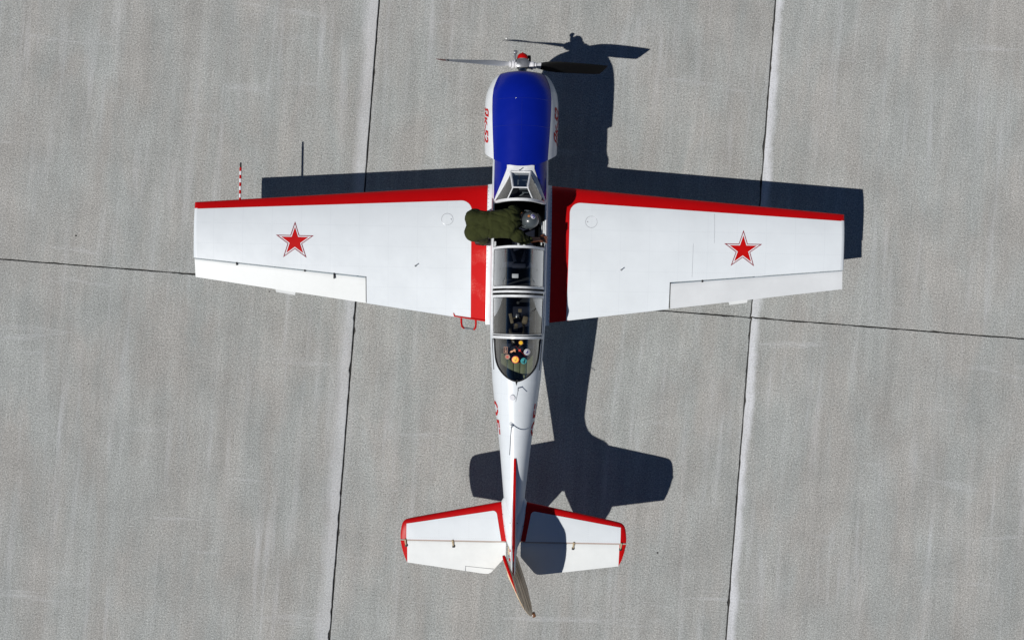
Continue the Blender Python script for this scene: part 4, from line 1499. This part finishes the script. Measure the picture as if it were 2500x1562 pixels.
# cloth folds, waist seam, seat seam
for v in me2.vertices:
    p = v.co
    n = v.normal
    d = 0.009 * mnoise.noise(Vector((p.x * 6, p.y * 9, p.z * 6)))
    fo = mnoise.noise(Vector((p.x * 5 + p.y * 9, p.y * 4 - p.x * 2, p.z * 5)))
    d -= 0.010 * max(0, 1 - abs(fo) * 9)      # creases
    d += 0.005 * mnoise.noise(Vector((p.x * 16 + p.y * 6, p.y * 9, p.z * 11)))
    d -= 0.016 * math.exp(-((p.x + .415 + .02 * math.sin(p.y * 20)) / .012) ** 2) * (1 if p.z > 1.85 else 0)      # belt line
    d += 0.007 * math.exp(-((p.x + .385) / .02) ** 2) * (1 if p.z > 1.85 else 0)
    if p.x < -.45: d -= 0.008 * math.exp(-((p.y - 1.262) / .012) ** 2) * min(1, (-.45 - p.x) / .08)
    # folds gathering towards the collar
    if p.x > -.14 and p.z > 1.96:
        a = math.atan2(p.y - 1.36, p.x - .10)
        w = min(1, (p.x + .14) / .08)
        d += 0.014 * (abs(math.sin(a * 5.5)) * 2 - 1.2) * w
    # sleeve folds
    if p.x > .03 and p.y < 1.16: d += .006 * math.sin(p.x * 120 + p.y * 40)
    v.co = p + n * d
me2.shade_smooth()
body.matrix_world = PM
tag(body, 'person in olive flight suit and grey helmet bending over the front cockpit from the wing', 'person')
def pchild(bm, name, mats, **k):
    o = finish(bm, name, mats, None, **k)
    o.parent = body
    return o
# boots
for (fx, fy) in ((-.60, 1.40), (-.53, 1.10)):
    bm = bmesh.new()
    zt = wing_top(abs(fx), fy)
    capsule(bm, (fx + .02, fy, 1.30), (fx + .02, fy, zt + .06), .062, .055)
    rg = []
    for q, w, h in ((-.10, .02, .05), (-.085, .038, .075), (-.03, .045, .10), (.05, .047, .085), (.12, .05, .06), (.17, .042, .05), (.195, .02, .03)):
        rg.append([Vector((fx + q, fy + w * c_, zt + .004 + h * s_)) for c_, s_ in ((-1, 0), (-1, .5), (-.6, 1), (0, 1.08), (.6, 1), (1, .5), (1, 0))])
    loft(bm, rg)
    pchild(bm, 'boot', BOOT)
# belt tab
# right forearm and hand gripping the far sill
bm = bmesh.new()
capsule(bm, (.115, 1.093, 1.83), (.262, 1.110, 1.735), .045, .031)
ellipsoid(bm, (.312, 1.115, 1.712), (.055, .046, .022), 14, 10, 0, Matrix.Rotation(R(14), 3, 'Y'))
for i, (dy, ln) in enumerate(((-.033, .052), (-.011, .062), (.011, .060), (.032, .048))):
    k0 = Vector((.348, 1.115 + dy, 1.706)); k1 = k0 + Vector((.026, dy * .15, -.008)); k2 = k1 + Vector((.014, 0, -.028)); k3 = k2 + Vector((-.004, 0, -.022))
    capsule(bm, k0, k1, .0105, .010, 8); capsule(bm, k1, k2, .010, .0092, 8); capsule(bm, k2, k3, .0092, .008, 8)
capsule(bm, (.292, 1.150, 1.712), (.318, 1.172, 1.698), .013, .011, 8); capsule(bm, (.318, 1.172, 1.698), (.340, 1.176, 1.682), .011, .009, 8)
hand = pchild(bm, 'hand', SKIN)
hand['label'] = 'bare forearm and hand holding the far cockpit sill'
# left hand deep in the cockpit
bm = bmesh.new()
ellipsoid(bm, (.10, 1.445, 1.47), (.05, .04, .03), 12, 8)
for i in range(4):
    k0 = Vector((.135, 1.42 + i * .017, 1.46)); k1 = k0 + Vector((.03, 0, -.015)); k2 = k1 + Vector((.01, 0, -.025))
    capsule(bm, k0, k1, .0098, .0092, 8); capsule(bm, k1, k2, .0092, .008, 8)
capsule(bm, (.10, 1.405, 1.465), (.135, 1.39, 1.445), .012, .0095, 8)
pchild(bm, 'hand', SKIN)
# head, looking down to starboard
HM = Matrix.Translation((.128, 1.345, 2.0)) @ Matrix.Rotation(R(-14), 4, 'Z') @ Matrix.Rotation(R(62), 4, 'Y')
# local head frame: +Z crown, +X face, +Y his left
def hv(x, y, z): return HM @ Vector((x, y, z))
bm = bmesh.new()
def hell(c, r, mat=0, seg=18, rg_=12):
    ellipsoid(bm, hv(*c), r, seg, rg_, mat, HM.to_3x3())
hell((0, 0, 0), (.095, .076, .115))
hell((.035, 0, -.06), (.06, .055, .065))
capsule(bm, hv(-.03, 0, -.07), hv(-.045, 0, -.15), .052, .056)
capsule(bm, hv(.09, 0, .0), hv(.115, 0, -.035), .012, .016, 8)           # nose
for s in (-1, 1):
    hell((.086, s * .032, .005), (.014, .017, .011), 1, 10, 8)           # eyes
    hell((-.005, s * .078, -.02), (.02, .01, .032), 0, 10, 8)            # ears
tube(bm, [hv(.088, -.025, -.075), hv(.096, 0, -.073), hv(.088, .025, -.075)], .006, 6, mat=2)
head = pchild(bm, 'head', [SKIN, STWHITE, STRED], angle=60)
# helmet shell, trim, ear cup, visor, emblems
bm = bmesh.new()
def shell(th, ph, r=1.0):
    """th from crown, ph around; face opening cut away"""
    x = math.sin(th) * math.cos(ph) * .120 - .010; y = math.sin(th) * math.sin(ph) * .113; z = math.cos(th) * .122 + .014
    return hv(x * r, y * r, z * r)
rg = []
for i in range(19):
    row = []
    for k in range(40):
        ph = 2 * math.pi * k / 40
        lim = lerp(R(122), R(78), max(0, math.cos(ph)) ** .7)
        row.append(shell(max(lim * i / 18, .02), ph))
    rg.append(row)
for q in (.965,):
    rg.append([shell(lerp(R(122), R(78), max(0, math.cos(2 * math.pi * k / 40)) ** .7), 2 * math.pi * k / 40, q) for k in range(40)])
loft(bm, rg)
helmet = pchild(bm, 'helmet', HELM, angle=50)
helmet['label'] = 'grey helmet with round white and violet emblem'
bm = bmesh.new()
tube(bm, [shell(lerp(R(122), R(78), max(0, math.cos(2 * math.pi * k / 40)) ** .7), 2 * math.pi * k / 40, 1.0) for k in range(41)], .0075, 6)
tube(bm, [hv(-.10, -.07, -.062), hv(-.122, -.03, -.064), hv(-.122, .03, -.064), hv(-.10, .07, -.062)], .012, 8)
# visor track and goggles strap
tube(bm, [shell(R(lerp(78, 84, abs(k - 10) / 10)), R(lerp(-70, 70, k / 20)), 1.03) for k in range(21)], .017, 8)
o_ = pchild(bm, 'helmet_trim', BLACK)
for s in (-1, 1):
    bm = bmesh.new()
    ellipsoid(bm, hv(-.005, s * .112, -.05), (.045, .022, .055), 14, 10, 0, HM.to_3x3())
    pchild(bm, 'ear_cup', HELM)
bm = bmesh.new()
tube(bm, [hv(-.098, -.062, -.088), hv(-.118, -.03, -.092), hv(-.118, .03, -.092), hv(-.098, .062, -.088)], .011, 8)
pchild(bm, 'nape_strap', ORANGE)
def hdecal(th, ph, polys, mi, off):
    """flat print on the shell around (th, ph)"""
    c = shell(th, ph); e = 1e-3
    du = (shell(th, ph + e) - c).normalized(); dn = (c - HM @ Vector((-.012, 0, .012))).normalized()
    dv = dn.cross(du).normalized()
    cen = HM @ Vector((-.012, 0, .012)); R0 = (c - cen).length
    b2 = bmesh.new()
    for lp in polys:
        b2.faces.new([b2.verts.new(cen + ((c + du * p[0] + dv * p[1]) - cen).normalized() * (R0 + off)) for p in lp])
    for f in b2.faces: f.material_index = mi
    merge_bm(bm, b2)
def ringp(r0, r1, n=24, a0=0, a1=2 * math.pi):
    out = []
    for i in range(n):
        a, b = lerp(a0, a1, i / n), lerp(a0, a1, (i + 1) / n)
        out.append([(r0 * math.cos(a), r0 * math.sin(a)), (r1 * math.cos(a), r1 * math.sin(a)), (r1 * math.cos(b), r1 * math.sin(b)), (r0 * math.cos(b), r0 * math.sin(b))])
    return out
bm = bmesh.new()
TH, PH = R(52), R(148)
hdecal(TH, PH, ringp(.0005, .034), 0, .004)
hdecal(TH, PH, ringp(.012, .026, 16, R(20), R(300)), 1, .0055)
hdecal(TH, PH, ringp(.0005, .007, 10), 1, .0055)
hdecal(R(76), R(160), ringp(.0005, .017, 14), 2, .004)
pchild(bm, 'helmet_emblem', [STWHITE, PURPLE, ORANGE], fix=False, smooth=False)
# ------------------------------------------------------------------ loose pebbles
PEB_W = paint('white pebble', (.75, .75, .73), .6)
PEB_D = paint('dark pebble', (.03, .03, .03), .7)
for (x, y, r, m, lab) in ((-.085, 4.35, .016, PEB_W, 'tiny white pebble on the concrete beside the propeller shadow'),
                          (2.25, -3.60, .014, PEB_D, 'small dark pebble on the concrete right of the tail'),
                          (-6.75, 1.30, .014, PEB_D, 'small dark pebble on the concrete left of the port wing tip')):
    bm = bmesh.new()
    b2 = bmesh.new(); bmesh.ops.create_icosphere(b2, subdivisions=2, radius=1)
    for v in b2.verts:
        k = 1 + .25 * mnoise.noise(v.co * 2 + Vector((x, y, 0)))
        v.co = Vector((v.co.x * r * k, v.co.y * r * .8 * k, v.co.z * r * .6 * k + r * .5))
    merge_bm(bm, b2)
    o = finish(bm, 'pebble', m, None)
    o.location = (x, y, 0)
    tag(o, lab, 'pebble')
